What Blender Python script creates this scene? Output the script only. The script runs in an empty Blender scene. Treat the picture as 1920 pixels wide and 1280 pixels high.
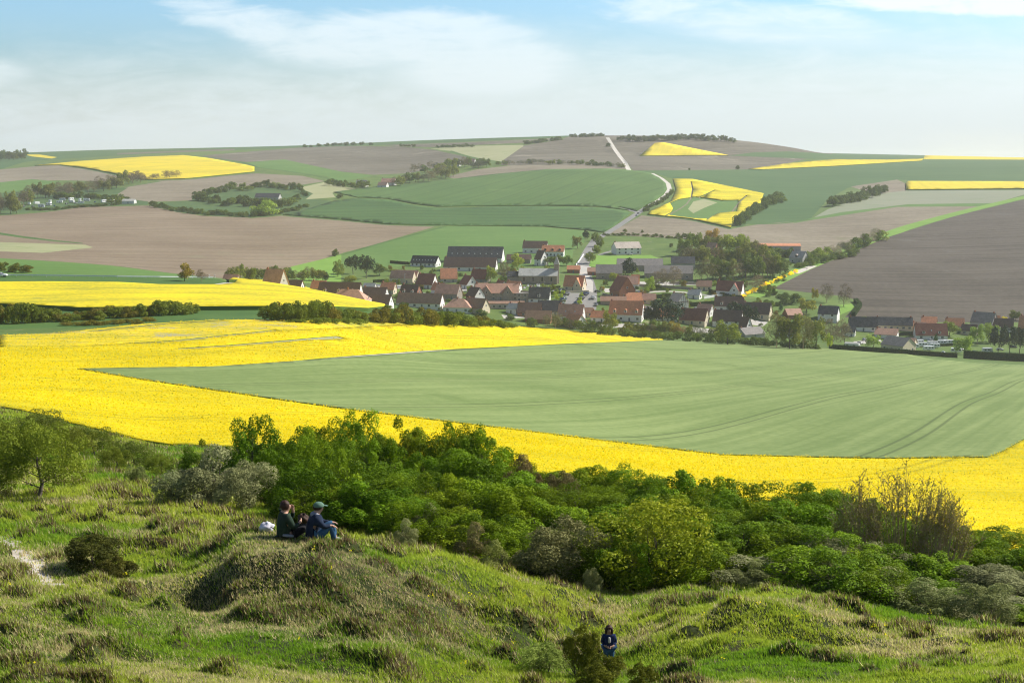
import bpy, math, random
import numpy as np
from mathutils import Vector, Matrix
from mathutils.geometry import delaunay_2d_cdt
R = math.radians
scene = bpy.context.scene
COL = scene.collection

# ------------------------------------------------------------------ camera
F = 1920 * 50 / 36.0                      # focal length in photograph pixels
YH = 302.0                                # eye-level row of the photograph
PITCH = math.atan((640 - YH) / F)
CZ = 100.0
cd = bpy.data.cameras.new('camera'); cam = bpy.data.objects.new('camera', cd); COL.objects.link(cam)
cd.lens = 50; cd.sensor_width = 36; cd.clip_start = 0.5; cd.clip_end = 30000
cam.location = (0, 0, CZ); cam.rotation_euler = (math.pi / 2 - PITCH, 0, 0)
scene.camera = cam

# ------------------------------------------------------------------ exposure, world, sun
scene.view_settings.view_transform = 'Standard'; scene.view_settings.look = 'None'
scene.view_settings.gamma = 1.0; scene.view_settings.exposure = 0.48
scene.cycles.pixel_filter_type = 'BLACKMAN_HARRIS'; scene.cycles.filter_width = 1.15; scene.cycles.max_bounces = 6; scene.cycles.transparent_max_bounces = 8; scene.cycles.volume_bounces = 1
scene.cycles.diffuse_bounces = 3; scene.cycles.glossy_bounces = 2; scene.cycles.transmission_bounces = 3
HAZE = 0.00007
SUN_EL, SUN_AZ = 39.0, 66.0               # azimuth to the right of the view direction
w = bpy.data.worlds.new('World'); scene.world = w; w.use_nodes = True

class NT:
    """tiny node-tree helper"""
    def __init__(s, tree): s.t = tree; tree.nodes.clear()
    def n(s, kind, ins=None, **at):
        nd = s.t.nodes.new(kind)
        for k, v in at.items(): setattr(nd, k, v)
        for k, v in (ins or {}).items():
            if hasattr(v, 'is_output'): s.t.links.new(v, nd.inputs[k])
            else: nd.inputs[k].default_value = v
        return nd
    def math(s, op, a, b=0.0, clamp=False, c=None):
        ins = {0: a, 1: b}
        if c is not None: ins[2] = c
        return s.n('ShaderNodeMath', ins, operation=op, use_clamp=clamp).outputs[0]
    def mix(s, f, a, b, mode='MIX'):
        if isinstance(a, tuple) and len(a) == 3: a = a + (1,)
        if isinstance(b, tuple) and len(b) == 3: b = b + (1,)
        nd = s.n('ShaderNodeMix', data_type='RGBA', blend_type=mode)
        for k, v in ((0, f), (6, a), (7, b)):
            if hasattr(v, 'is_output'): s.t.links.new(v, nd.inputs[k])
            else: nd.inputs[k].default_value = v
        return nd.outputs[2]
    def ramp(s, f, lo, hi):
        return s.n('ShaderNodeMapRange', {0: f, 1: lo, 2: hi, 3: 0.0, 4: 1.0}, interpolation_type='SMOOTHSTEP').outputs[0]
    def noise(s, vec, scale, detail=3.0, rough=0.55, dist=0.0):
        return s.n('ShaderNodeTexNoise', {'Vector': vec, 'Scale': scale, 'Detail': detail, 'Roughness': rough, 'Distortion': dist}).outputs[0]
    def mapping(s, vec, rot=0.0, scale=(1, 1, 1), loc=(0, 0, 0)):
        return s.n('ShaderNodeMapping', {'Vector': vec, 'Rotation': (0, 0, rot), 'Scale': scale, 'Location': loc}).outputs[0]

g = NT(w.node_tree)
tc = g.n('ShaderNodeTexCoord').outputs['Generated']
sky = g.n('ShaderNodeTexSky', sky_type='NISHITA', sun_disc=False, sun_elevation=R(SUN_EL), sun_rotation=R(SUN_AZ),
          altitude=80, air_density=1.0, dust_density=0.8, ozone_density=3.0)
sp = g.n('ShaderNodeSeparateXYZ', {0: tc})
yy = g.math('MAXIMUM', sp.outputs[1], 0.15)
A = g.math('DIVIDE', sp.outputs[0], yy)          # tangent of azimuth of the sky direction
B = g.math('DIVIDE', sp.outputs[2], yy)          # tangent of elevation
AB = g.n('ShaderNodeCombineXYZ', {0: A, 1: B, 2: 0.0}).outputs[0]
def ell(ca, cb, ra, rb, rot=0.0):
    m = g.mapping(g.n('ShaderNodeVectorMath', {0: AB, 1: (ca, cb, 0)}, operation='SUBTRACT').outputs[0], rot)
    m = g.n('ShaderNodeVectorMath', {0: m, 1: (1 / ra, 1 / rb, 1)}, operation='MULTIPLY').outputs[0]
    l = g.n('ShaderNodeVectorMath', {0: m}, operation='LENGTH').outputs['Value']
    return g.ramp(l, 1.0, 0.35)
wisp = g.noise(g.mapping(AB, R(-10), (9, 42, 1)), 1.0, 8.0, 0.68, 1.6)
fine = g.noise(g.mapping(AB, R(-4), (30, 130, 1)), 1.0, 6.0, 0.65, 0.6)
warp = g.noise(g.mapping(AB, 0.0, (14, 22, 1)), 1.0, 6.0, 0.65, 0.4)
ww = g.math('ADD', g.math('MULTIPLY', wisp, 0.5), g.math('ADD', g.math('MULTIPLY', fine, 0.2), g.math('MULTIPLY', warp, 0.3)))
def cl(mask, lo, hi):
    return g.ramp(g.math('ADD', mask, g.math('MULTIPLY', g.math('SUBTRACT', ww, 0.5), 3.2)), lo, hi)
# px(u,v) -> A=(u-960)/F , B=(302-v)/F approximately
plume = g.math('MAXIMUM', ell(-0.075, 0.083, 0.155, 0.030), ell(-0.02, 0.066, 0.10, 0.034))
plume = g.math('MAXIMUM', plume, g.math('MULTIPLY', ell(-0.15, 0.088, 0.14, 0.022, R(12)), 0.8))
c1 = g.math('MULTIPLY', cl(plume, 0.22, 1.1), 0.60)
c2 = g.math('MULTIPLY', cl(ell(0.31, 0.107, 0.15, 0.012, R(2)), 0.3, 0.95), 0.85)
c3 = g.math('MULTIPLY', cl(ell(0.16, 0.097, 0.17, 0.024, R(6)), 0.4, 1.3), 0.6)
c4 = g.math('MULTIPLY', cl(ell(-0.40, 0.055, 0.10, 0.02, R(-6)), 0.3, 1.2), 0.6)
c5 = g.math('MULTIPLY', cl(ell(-0.02, 0.114, 0.05, 0.004), 0.4, 1.1), 0.8)
veil = g.ramp(g.math('ADD', B, g.math('ADD', g.math('MULTIPLY', g.math('SUBTRACT', ww, 0.5), 0.10), g.math('MULTIPLY', A, -0.035))), 0.105, 0.02)
veil = g.math('MULTIPLY', veil, 0.78)
cm = g.math('MAXIMUM', c1, g.math('MAXIMUM', c2, g.math('MAXIMUM', c3, g.math('MAXIMUM', c4, c5))))
inv = g.math('MULTIPLY', g.math('SUBTRACT', 1.0, cm), g.math('SUBTRACT', 1.0, veil))
cov = g.math('SUBTRACT', 1.0, inv, clamp=True)
SKYS = 0.07
cloudcol = g.mix(g.ramp(B, 0.0, 0.11), (0.56 / SKYS, 0.64 / SKYS, 0.68 / SKYS), (0.74 / SKYS, 0.79 / SKYS, 0.81 / SKYS))
tint = g.mix(g.ramp(B, 0.0, 0.13), sky.outputs[0], g.mix(1.0, sky.outputs[0], (1.22, 1.52, 1.68), 'MULTIPLY'))
tint = g.mix(g.ramp(B, 0.22, 0.6), tint, sky.outputs[0])
skyc = g.mix(cov, tint, cloudcol)
bg = g.n('ShaderNodeBackground', {0: skyc, 1: SKYS})
wo = g.n('ShaderNodeOutputWorld', {0: bg.outputs[0]})

sl = bpy.data.lights.new('sun', 'SUN'); sun = bpy.data.objects.new('sun', sl); COL.objects.link(sun)
sl.energy = 5.0; sl.angle = R(0.53); sl.color = (1.0, 0.95, 0.87)
sd = Vector((math.sin(R(SUN_AZ)) * math.cos(R(SUN_EL)), math.cos(R(SUN_AZ)) * math.cos(R(SUN_EL)), math.sin(R(SUN_EL))))
sun.rotation_euler = sd.to_track_quat('Z', 'Y').to_euler(); sun.location = (60, 40, 180)

# ------------------------------------------------------------------ properties
def tag(o, label=None, cat=None, group=None, kind=None):
    if label: o['label'] = label
    if cat: o['category'] = cat
    if group: o['group'] = group
    if kind: o['kind'] = kind
    return o

# ------------------------------------------------------------------ numpy value noise
def vnoise(x, y, seed=0):
    xi = np.floor(x).astype(np.int64); yi = np.floor(y).astype(np.int64)
    fx = x - xi; fy = y - yi; fx = fx * fx * (3 - 2 * fx); fy = fy * fy * (3 - 2 * fy)
    def h(a, b):
        n = (a * 374761393 + b * 668265263 + seed * 974634777) & 0xFFFFFFFF
        n = ((n ^ (n >> 13)) * 1274126177) & 0xFFFFFFFF
        return ((n ^ (n >> 16)) & 0xFFFF) / 65535.0
    a, b, c, d = h(xi, yi), h(xi + 1, yi), h(xi, yi + 1), h(xi + 1, yi + 1)
    return (a * (1 - fx) + b * fx) * (1 - fy) + (c * (1 - fx) + d * fx) * fy
def fbm(x, y, seed=0, o=4, r=0.5):
    v = 0; a = 1; t = 0
    for i in range(o):
        v = v + a * vnoise(x * 2 ** i + 17.3 * i, y * 2 ** i - 9.1 * i, seed + i); t += a; a *= r
    return v / t

# ------------------------------------------------------------------ the land
def ray(u, v):                            # photograph pixel -> (X/Y, Z/Y) slopes of its ray
    px = (u - 960.0) / F; py = (640.0 - v) / F
    yd = math.cos(PITCH) + py * math.sin(PITCH)
    return px / yd, (-math.sin(PITCH) + py * math.cos(PITCH)) / yd
# each row: one line of the landform, running left to right: (u, v, distance)
LAND = [
 [(-300,1330,16.5),(0,1330,16.5),(480,1330,17.5),(960,1335,20),(1440,1330,20),(1920,1330,19),(2200,1330,18)],
 [(-300,1180,24),(0,1180,24),(400,1200,24.5),(700,1212,25.2),(900,1262,26),(1142,1275,27),(1400,1225,26.4),(1600,1225,26),(1920,1225,25.5),(2200,1225,25)],
 [(-300,1100,28),(0,1110,27.8),(200,1112,28),(340,1092,29.0),(410,1035,31),(450,1003,31.8),(500,992,32.4),(545,1004,32),(590,1014,32),(680,1034,32.4),(750,1052,33),(820,1044,33.8),(900,1066,34.5),(1000,1110,34),(1142,1160,33),(1290,1140,31.5),(1430,1106,31.5),(1560,1122,31.5),(1700,1172,31.5),(1920,1200,30.5),(2200,1200,30)],
 [(-300,1010,34),(0,1015,34),(200,1010,35),(380,1002,36),(480,1003,36.5),(590,1024,36.5),(700,1040,37),(900,1075,38),(1142,1118,37.5),(1290,1122,36.5),(1430,1125,36),(1700,1165,35.5),(1920,1190,34.5),(2200,1190,34)],
 [(-300,900,56),(0,905,55),(200,900,55),(350,920,50),(500,955,46),(800,980,45),(1142,1030,44),(1430,1060,42.5),(1700,1100,41),(1920,1130,40),(2200,1130,39)],
 [(-300,745,120),(0,765,105),(180,806,95),(330,836,90),(500,838,86),(800,852,82),(1100,880,78),(1400,930,72),(1700,975,66),(1920,1020,60),(2200,1070,53)],
 [(-300,705,160),(0,716,155),(300,745,150),(650,770,150),(1000,812,150),(1350,855,150),(1650,864,148),(1850,861,145),(2200,855,140)],
 [(-300,670,220),(0,678,215),(300,690,215),(650,707,225),(1000,735,240),(1350,762,250),(1920,775,250),(2200,775,250)],
 [(-300,610,320),(0,616,320),(300,606,330),(560,601,340),(720,630,350),(860,655,370),(1100,672,400),(1350,697,420),(1920,717,430),(2200,717,430)],
 [(-300,545,440),(0,548,440),(300,551,430),(560,561,430),(720,580,440),(860,597,460),(1000,617,500),(1240,648,600),(1520,664,660),(1920,690,660),(2200,695,660)],
 [(-300,470,590),(0,484,590),(200,497,580),(330,513,560),(420,523,530),(560,543,500),(720,575,480),(860,597,500),(1000,616,560),(1240,638,710),(1520,651,770),(1920,676,770),(2200,685,770)],
 [(-300,500,850),(0,502,850),(300,520,820),(560,556,800),(720,588,790),(860,606,800),(1000,619,800),(1240,634,790),(1520,646,830),(1920,658,830),(2200,665,830)],
 [(-300,476,1000),(0,481,1000),(300,506,960),(560,527,950),(720,540,940),(860,545,930),(1000,545,930),(1240,555,930),(1520,572,930),(1650,590,920),(1920,598,930),(2200,600,930)],
 [(-300,440,1200),(0,440,1200),(300,459,1150),(560,478,1120),(720,480,1120),(1000,470,1150),(1240,470,1150),(1520,482,1150),(1920,492,1150),(2200,492,1150)],
 [(-300,395,1500),(0,397,1500),(300,393,1500),(560,405,1450),(720,414,1400),(1000,410,1450),(1240,405,1450),(1520,418,1400),(1920,378,1550),(2200,360,1600)],
 [(-300,345,2000),(0,345,2000),(300,338,2000),(560,343,1900),(720,343,1900),(900,330,1950),(1100,317,2000),(1240,325,2000),(1520,363,1800),(1750,352,1900),(1920,345,1950),(2200,340,1950)],
 [(-300,310,2600),(0,312,2600),(300,300,2600),(560,300,2500),(720,300,2500),(1000,286,2500),(1240,293,2500),(1520,313,2400),(1920,310,2500),(2200,310,2500)],
 [(-300,289,4000),(0,287,4000),(200,281,3900),(400,277,3700),(560,273,3500),(800,263,3150),(1000,256.5,2950),(1100,254,2900),(1200,254.5,2900),(1300,257,2850),(1400,265,2850),(1480,276,2850),(1560,290,2850),(1640,296,2950),(1920,297,3100),(2200,298,3200)],
 [(-300,296,6000),(960,280,4500),(2200,301,4800)],
 [(-300,308,12000),(960,308,12000),(2200,308,12000)],
]
def pchip(xk, yk, x):
    """monotone cubic through keys, xk ascending; vectorised over x"""
    xk = np.asarray(xk, float); yk = np.asarray(yk, float)
    h = np.diff(xk); d = np.diff(yk) / h
    m = np.zeros_like(yk); m[0] = d[0]; m[-1] = d[-1]
    for i in range(1, len(xk) - 1):
        if d[i - 1] * d[i] > 0:
            w1 = 2 * h[i] + h[i - 1]; w2 = h[i] + 2 * h[i - 1]
            m[i] = (w1 + w2) / (w1 / d[i - 1] + w2 / d[i])
    i = np.clip(np.searchsorted(xk, x) - 1, 0, len(h) - 1)
    t = (np.clip(x, xk[0], xk[-1]) - xk[i]) / h[i]
    t2 = t * t; t3 = t2 * t
    return (2*t3-3*t2+1)*yk[i] + (t3-2*t2+t)*h[i]*m[i] + (-2*t3+3*t2)*yk[i+1] + (t3-t2)*h[i]*m[i+1]
S0, S1, SN = -0.60, 0.60, 601
L0, L1, LN = math.log(1.5), math.log(12000.0), 1400
sg = np.linspace(S0, S1, SN); lg = np.linspace(L0, L1, LN)
rowsL, rowsT = [], []
rowsL.append(np.full(SN, math.log(1.5))); rowsT.append(np.full(SN, -1.7 / 1.5))
rowsL.append(np.full(SN, math.log(5.0))); rowsT.append(np.full(SN, -3.1 / 5.0))
for row in LAND:
    ks = [(ray(u, v)[0], ray(u, v)[1], math.log(y)) for u, v, y in row]
    sx = [k[0] for k in ks]
    rowsT.append(pchip(sx, [k[1] for k in ks], sg)); rowsL.append(pchip(sx, [k[2] for k in ks], sg))
rowsL = np.array(rowsL); rowsT = np.array(rowsT)
TG = np.empty((SN, LN))
for i in range(SN): TG[i] = pchip(rowsL[:, i], rowsT[:, i], lg)
def terr_t(s, l):
    a = np.clip((np.asarray(s) - S0) / (S1 - S0) * (SN - 1), 0, SN - 1.001); b = np.clip((np.asarray(l) - L0) / (L1 - L0) * (LN - 1), 0, LN - 1.001)
    i = a.astype(int); j = b.astype(int); fa = a - i; fb = b - j
    return (TG[i, j]*(1-fa) + TG[i+1, j]*fa)*(1-fb) + (TG[i, j+1]*(1-fa) + TG[i+1, j+1]*fa)*fb
def terr_z(x, y):
    y = np.maximum(np.asarray(y, float), 1.5)
    return CZ + y * terr_t(np.asarray(x) / y, np.log(y))
def relief(x, y):
    """tussocks and hummocks of the near hillside"""
    x = np.asarray(x, float); y = np.asarray(y, float)
    fade = np.clip((62 - y) / 22.0, 0, 1) * np.clip((y - 3) / 8.0, 0, 1)
    a = (fbm(x / 3.6, y / 2.8, 5, 3) - 0.5) * 0.60
    tt = fbm(x / 0.95, y / 0.75, 11, 2)
    b = np.clip((tt - 0.58) / 0.25, 0, 1) ** 1.3 * 0.24
    c = (fbm(x / 0.4, y / 0.33, 23, 2) - 0.5) * 0.07
    for hx_, hy_, rx_, ry_, am in HUMPS: a = a + am * np.exp(-((x - hx_) / rx_) ** 2 - ((y - hy_) / ry_) ** 2) / np.maximum(fade, .3)
    for hx_, hy_, rr_ in FLATS: fade = fade * (1 - .9 * np.exp(-((x - hx_) ** 2 + (y - hy_) ** 2) / rr_ ** 2))
    pm = 1 - 0.8 * np.exp(-(((x + 4.75) / 1.3) ** 2 + ((y - 32.3) / 1.2) ** 2))
    return (a + b + c) * fade * pm
HUMPS = []; FLATS = []
def gz(x, y): return float(terr_z(x, y) + relief(x, y))
def hitsl(u, v, ymin=0.0):
    """(slope, ln distance) where the sight line through a photograph pixel meets the land"""
    s, t = ray(u, v)
    l = np.linspace(math.log(max(ymin, 12.0)), math.log(9000), 3000)
    tt = terr_t(np.full(l.shape, s), l)
    ok = np.nonzero(tt >= t)[0]
    if len(ok) == 0:
        k = int(np.argmax(tt)); return s, float(l[k])
    k = int(ok[0])
    if k == 0: return s, float(l[0])
    f = (t - tt[k-1]) / (tt[k] - tt[k-1] + 1e-12)
    return s, float(l[k-1] + f * (l[k] - l[k-1]))
def bare_hit(u, v):
    s, l = hitsl(u, v); y = math.exp(l); return s * y, y
# hollows and humps of the hillside: pixel, half widths (m), height (m)
for u, v, rx_, ry_, am in [(375,1112,1.2,.9,-.60),(450,1142,1.3,.6,-.35),(540,1160,1.0,.5,-.15),(470,1075,.7,.6,.30),(560,1080,.9,.8,.25),(690,1100,1.6,1.0,.30),(1300,1128,.55,.35,-.5),(1245,1140,.5,.3,-.3),(1340,1190,.5,.35,-.35),(1480,1195,.7,.3,-.3),(1560,1200,.5,.25,-.25),
   (1060,1130,.6,.4,.3),(1070,1115,.4,.3,-.35),(940,1160,.7,.35,.35),(960,1200,.5,.3,.3),(930,1178,.6,.3,-.3),(980,1225,.6,.3,-.25),(310,1140,.35,.25,.25),(215,1215,.5,.3,.2),(240,1228,.5,.25,-.2),(145,1205,.4,.25,.22),(330,1215,.3,.2,.2),(465,1140,.3,.22,.22),(560,1235,.6,.3,-.2),
   (1650,1230,.8,.3,-.25),(1780,1210,.6,.3,.25),(1430,1150,1.2,.6,.22),(1500,1240,.7,.35,.25),(1330,1240,.7,.35,-.25),(60,1190,.6,.35,.2),(700,1235,.6,.3,.18),(820,1195,.5,.3,-.2),(1120,1180,.5,.3,-.2)]:
    hx_, hy_ = bare_hit(u, v); HUMPS.append((hx_, hy_, rx_ * (1.25 if -.55 < am < 0 else 1), ry_ * (1.25 if -.55 < am < 0 else 1), am * (.55 if -.55 < am < 0 else 1)))
for u, v, rr_ in [(-10,1008,.7),(30,1028,.7),(60,1052,.7),(80,1080,.7),(105,1102,.6)]:
    hx_, hy_ = bare_hit(u, v); FLATS.append((hx_, hy_, rr_))
def hit(u, v, ymin=0.0):
    s, l = hitsl(u, v, ymin); y = math.exp(l); x = s * y
    return x, y, gz(x, y)

# ------------------------------------------------------------------ mesh building
def fastmesh(name, V, Fc, mats=(), col=None, smooth=False, midx=None):
    V = np.asarray(V, np.float32); Fc = np.asarray(Fc, np.int32)
    me = bpy.data.meshes.new(name); k = Fc.shape[1]; m = len(Fc)
    me.vertices.add(len(V)); me.vertices.foreach_set('co', V.ravel())
    me.loops.add(m * k); me.loops.foreach_set('vertex_index', Fc.ravel())
    me.polygons.add(m); me.polygons.foreach_set('loop_start', np.arange(m, dtype=np.int32) * k)
    me.polygons.foreach_set('use_smooth', np.full(m, smooth, bool))
    for mt in mats: me.materials.append(mt)
    if midx is not None: me.polygons.foreach_set('material_index', np.asarray(midx, np.int32))
    if col is not None:
        a = me.color_attributes.new('Col', 'FLOAT_COLOR', 'CORNER')
        c = np.ones((m, k, 4), np.float32); c[:, :, :3] = np.asarray(col, np.float32)[:, None, :]
        a.data.foreach_set('color', c.ravel())
    me.update(calc_edges=True)
    return me
def link(name, me, parent=None):
    o = bpy.data.objects.new(name, me); COL.objects.link(o)
    if parent is not None: o.parent = parent
    return o
def empty(name, loc, rz=0.0):
    o = bpy.data.objects.new(name, None); COL.objects.link(o); o.location = loc; o.rotation_euler = (0, 0, rz); o.empty_display_size = 0.5
    return o

# ------------------------------------------------------------------ materials
MATS = {}
def new_mat(name):
    m = bpy.data.materials.new(name); m.use_nodes = True; MATS[name] = m
    return m, NT(m.node_tree)
def finish(g, col, rough=0.9, bump=None, bstr=0.3, bdist=0.1, trans=0.0, spec=0.2):
    ins = {'Base Color': col, 'Roughness': rough, 'Specular IOR Level': spec}
    p = g.n('ShaderNodeBsdfPrincipled', ins)
    if bump is not None:
        b = g.n('ShaderNodeBump', {'Height': bump, 'Strength': bstr, 'Distance': bdist})
        g.t.links.new(b.outputs[0], p.inputs['Normal'])
    sh = p.outputs[0]
    if trans > 0:
        tr = g.n('ShaderNodeBsdfTranslucent', {0: col})
        sh = g.n('ShaderNodeMixShader', {0: trans, 1: sh, 2: tr.outputs[0]}).outputs[0]
    g.n('ShaderNodeOutputMaterial', {0: sh})
def field_mat(name, c1, c2, c3=None, ang=0.0, big=60.0, streak=(140.0, 5.0), samt=0.5, fine=1.2, famt=0.35, tram=None, rough=0.95, bdist=0.0, patch=(0.58, 0.72)):
    """c1/c2: main tones, c3: patches; ang: direction (deg) the field was worked in; streak: length, width (m)"""
    m, g = new_mat(name)
    P = g.n('ShaderNodeTexCoord').outputs['Object']
    n1 = g.noise(P, 1.0 / big, 4.0, 0.55)
    ms = g.mapping(g.mapping(P, -R(ang)), 0.0, (1 / streak[0], 1 / streak[1], 1 / 400.0))
    n2 = g.noise(ms, 1.0, 3.0, 0.6, 0.3)
    n3 = g.noise(P, 1.0 / fine, 4.0, 0.7)
    f = g.math('ADD', g.math('MULTIPLY', g.math('SUBTRACT', n1, 0.5), 1.6), g.math('MULTIPLY', g.math('SUBTRACT', n2, 0.5), 2.2 * samt))
    f = g.math('ADD', f, g.math('MULTIPLY', g.math('SUBTRACT', n3, 0.5), 3.0 * famt))
    f = g.math('ADD', f, 0.5, clamp=True)
    col = g.mix(f, c1, c2)
    if c3: col = g.mix(g.ramp(g.noise(P, 1.0 / (big * 0.45), 6.0, 0.68, 0.5), patch[0], patch[1]), col, c3)
    if tram:
        ta, sp_, wd, dark = tram
        q = g.n('ShaderNodeSeparateXYZ', {0: g.mapping(P, -R(ta))}).outputs[1]
        q = g.math('ADD', q, g.math('MULTIPLY', g.math('SUBTRACT', g.noise(P, 1 / 160.0, 1.0, 0.3), 0.5), 9.0))
        for off in (0.0, 2.2):
            fr = g.math('PINGPONG', g.math('ADD', q, off), sp_ / 2)
            k = g.ramp(fr, wd, wd * 0.4)
            col = g.mix(g.math('MULTIPLY', k, dark), col, tuple(c * 0.5 for c in c1))
    finish(g, col, rough, n3 if bdist else None, 0.6, bdist)
    return m
RAPE = dict(c1=(0.30, 0.30, 0.012), c2=(0.86, 0.62, 0.004))
field_mat('rape_near', (0.44, 0.39, 0.008), (0.81, 0.625, 0.0), (0.30, 0.31, 0.015), ang=12, big=25, streak=(30, 1.2), samt=0.9, fine=0.35, famt=0.6, tram=(64, 27, 0.5, 0.55), bdist=0.25, patch=(0.66, 0.8))
field_mat('rape_thin', (0.22, 0.26, 0.03), (0.85, 0.62, 0.01), (0.35, 0.33, 0.17), ang=18, big=22, streak=(40, 2.0), samt=0.9, fine=1.0, famt=0.7, bdist=0.2, patch=(0.52, 0.66))
field_mat('rape_mid', (0.40, 0.37, 0.02), (0.81, 0.63, 0.005), (0.25, 0.27, 0.04), ang=5, big=30, streak=(60, 2.5), samt=0.9, fine=1.2, famt=0.9, patch=(0.60, 0.78), tram=(8, 24, 0.6, 0.5))
field_mat('rape_far', (0.52, 0.44, 0.03), (0.80, 0.60, 0.015), (0.38, 0.36, 0.05), ang=80, big=60, streak=(200, 6), samt=0.5, fine=3, famt=0.3, patch=(0.68, 0.85))
field_mat('rape_stem', (0.05, 0.10, 0.015), (0.10, 0.16, 0.03), fine=0.3)
field_mat('wheat', (0.135, 0.195, 0.052), (0.225, 0.285, 0.095), (0.115, 0.17, 0.042), ang=67, big=60, streak=(160, 2.6), samt=1.2, fine=1.3, famt=0.75, tram=(67, 27, 0.40, 0.65), bdist=0.1)
field_mat('green_a', (0.062, 0.128, 0.028), (0.095, 0.17, 0.042), (0.115, 0.19, 0.045), ang=70, big=110, streak=(260, 6), samt=0.9, fine=5.0, famt=0.5, tram=(70, 36, 0.7, 0.6))
field_mat('green_b', (0.040, 0.098, 0.022), (0.070, 0.14, 0.034), (0.05, 0.12, 0.03), ang=10, big=110, streak=(260, 6), samt=1.0, fine=5.0, famt=0.5, tram=(8, 32, 0.9, 0.7))
field_mat('green_c', (0.085, 0.17, 0.035), (0.12, 0.21, 0.05), (0.15, 0.23, 0.06), ang=15, big=80, streak=(160, 5), samt=0.7, fine=4.0, famt=0.55)
field_mat('green_far', (0.048, 0.108, 0.030), (0.078, 0.145, 0.045), ang=20, big=200, streak=(500, 15), samt=0.7)
field_mat('meadow', (0.060, 0.115, 0.022), (0.14, 0.20, 0.045), (0.24, 0.225, 0.13), ang=0, big=18, streak=(20, 6), samt=0.4, fine=1.0, famt=0.5)
field_mat('meadow_bright', (0.14, 0.27, 0.035), (0.20, 0.34, 0.06), (0.11, 0.22, 0.04), big=25, samt=0.3, fine=1.0)
field_mat('verge', (0.045, 0.11, 0.022), (0.085, 0.16, 0.035), (0.05, 0.10, 0.02), ang=10, big=20, streak=(30, 2), samt=0.5, fine=0.6, famt=0.5, bdist=0.2)
field_mat('scrub', (0.045, 0.095, 0.030), (0.09, 0.15, 0.045), (0.12, 0.17, 0.06), big=35, fine=3.0, famt=0.6)
field_mat('plough_pink', (0.170, 0.124, 0.078), (0.278, 0.218, 0.148), (0.225, 0.195, 0.12), ang=20, big=110, streak=(300, 4.5), samt=1.0, fine=4.0, famt=0.45, tram=(20, 24, 1.2, 0.22))
field_mat('plough_pale', (0.165, 0.136, 0.092), (0.28, 0.238, 0.17), (0.19, 0.18, 0.10), ang=8, big=90, streak=(200, 5), samt=1.0, fine=6.0, famt=0.55)
field_mat('plough_grey', (0.098, 0.082, 0.056), (0.185, 0.163, 0.12), (0.27, 0.235, 0.175), ang=35, big=170, streak=(400, 9), samt=1.1, fine=9.0, famt=0.5)
field_mat('plough_dark', (0.055, 0.044, 0.031), (0.110, 0.092, 0.070), (0.115, 0.102, 0.082), ang=12, big=90, streak=(260, 5), samt=1.2, fine=4.0, famt=0.5)
field_mat('stubble', (0.27, 0.29, 0.14), (0.37, 0.36, 0.20), (0.22, 0.27, 0.10), ang=20, big=60, streak=(150, 5), samt=0.6)
field_mat('pale_grass', (0.20, 0.235, 0.145), (0.27, 0.27, 0.19), (0.19, 0.24, 0.12), ang=10, big=90, streak=(300, 7), samt=0.6)
field_mat('asphalt', (0.20, 0.195, 0.185), (0.27, 0.26, 0.245), big=12, samt=0.2, fine=1.0)
field_mat('concrete', (0.42, 0.40, 0.36), (0.52, 0.49, 0.44), big=9, samt=0.2, fine=1.0)
field_mat('chalk', (0.42, 0.37, 0.30), (0.66, 0.61, 0.53), (0.30, 0.25, 0.18), big=2.0, streak=(3, 1), fine=0.12, famt=0.5, bdist=0.04, patch=(0.6, 0.8))
field_mat('chalk_track', (0.50, 0.46, 0.40), (0.60, 0.56, 0.49), big=20, fine=1.0)
field_mat('hill', (0.025, 0.035, 0.008), (0.055, 0.068, 0.015), (0.075, 0.058, 0.026), big=5, streak=(4, 2), fine=0.15, famt=0.5, bdist=0.06, patch=(0.5, 0.65))
# ------------------------------------------------------------------ fields, roads: polygons drawn on the land
# (object name, material, label, category, crop height, pixel outline, nearest distance)
FIELDS = []
def fld(name, mat, label, cat, poly, h=0.0, ymin=0.0): FIELDS.append(dict(name=name, mat=mat, label=label, cat=cat, poly=poly, h=h, ymin=ymin))
def lane(name, mat, label, cat, line, wd, ymin=0.0): FIELDS.append(dict(name=name, mat=mat, label=label, cat=cat, line=line, wd=wd, h=0.0, ymin=ymin))
# skyline and far hills
fld('grass_field', 'green_far', 'dark green strip of crops along the far left skyline', 'field', [(-400,280),(0,280),(380,270),(720,255),(1075,245),(1075,257),(985,261),(870,266),(720,272),(560,277),(390,283),(100,299),(45,304),(0,318),(-400,330)], ymin=2100)
fld('ploughed_field', 'plough_grey', 'thin grey brown strip just under the skyline left of the top', 'field', [(220,287),(330,283),(440,279),(440,282),(300,287),(220,290)], ymin=2500)
fld('ploughed_field', 'plough_grey', 'brown band under the green skyline strip, centre', 'field', [(720,272),(870,267),(985,262),(1053,258),(1055,262),(983,268),(870,273),(807,276),(747,275)], ymin=2000)
fld('rapeseed_field', 'rape_far', 'tiny yellow rapeseed strip beside the far left wood', 'field', [(47,290),(75,290),(107,295),(97,297.5),(60,293.5)], ymin=2100)
fld('ploughed_field', 'plough_grey', 'grey brown hill slope above the hamlet, left of the stubble wedge', 'field', [(375,292),(560,277),(650,274),(747,275),(807,280),(893,298),(880,303),(800,318),(767,325),(700,328),(640,322),(560,305),(533,299),(463,304),(400,298)], ymin=1700)
fld('grass_field', 'green_c', 'light green strip curving below the grey brown slope', 'field', [(463,305),(533,299),(560,305),(640,322),(700,330),(640,340),(610,330),(480,313)], ymin=1500)
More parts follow.
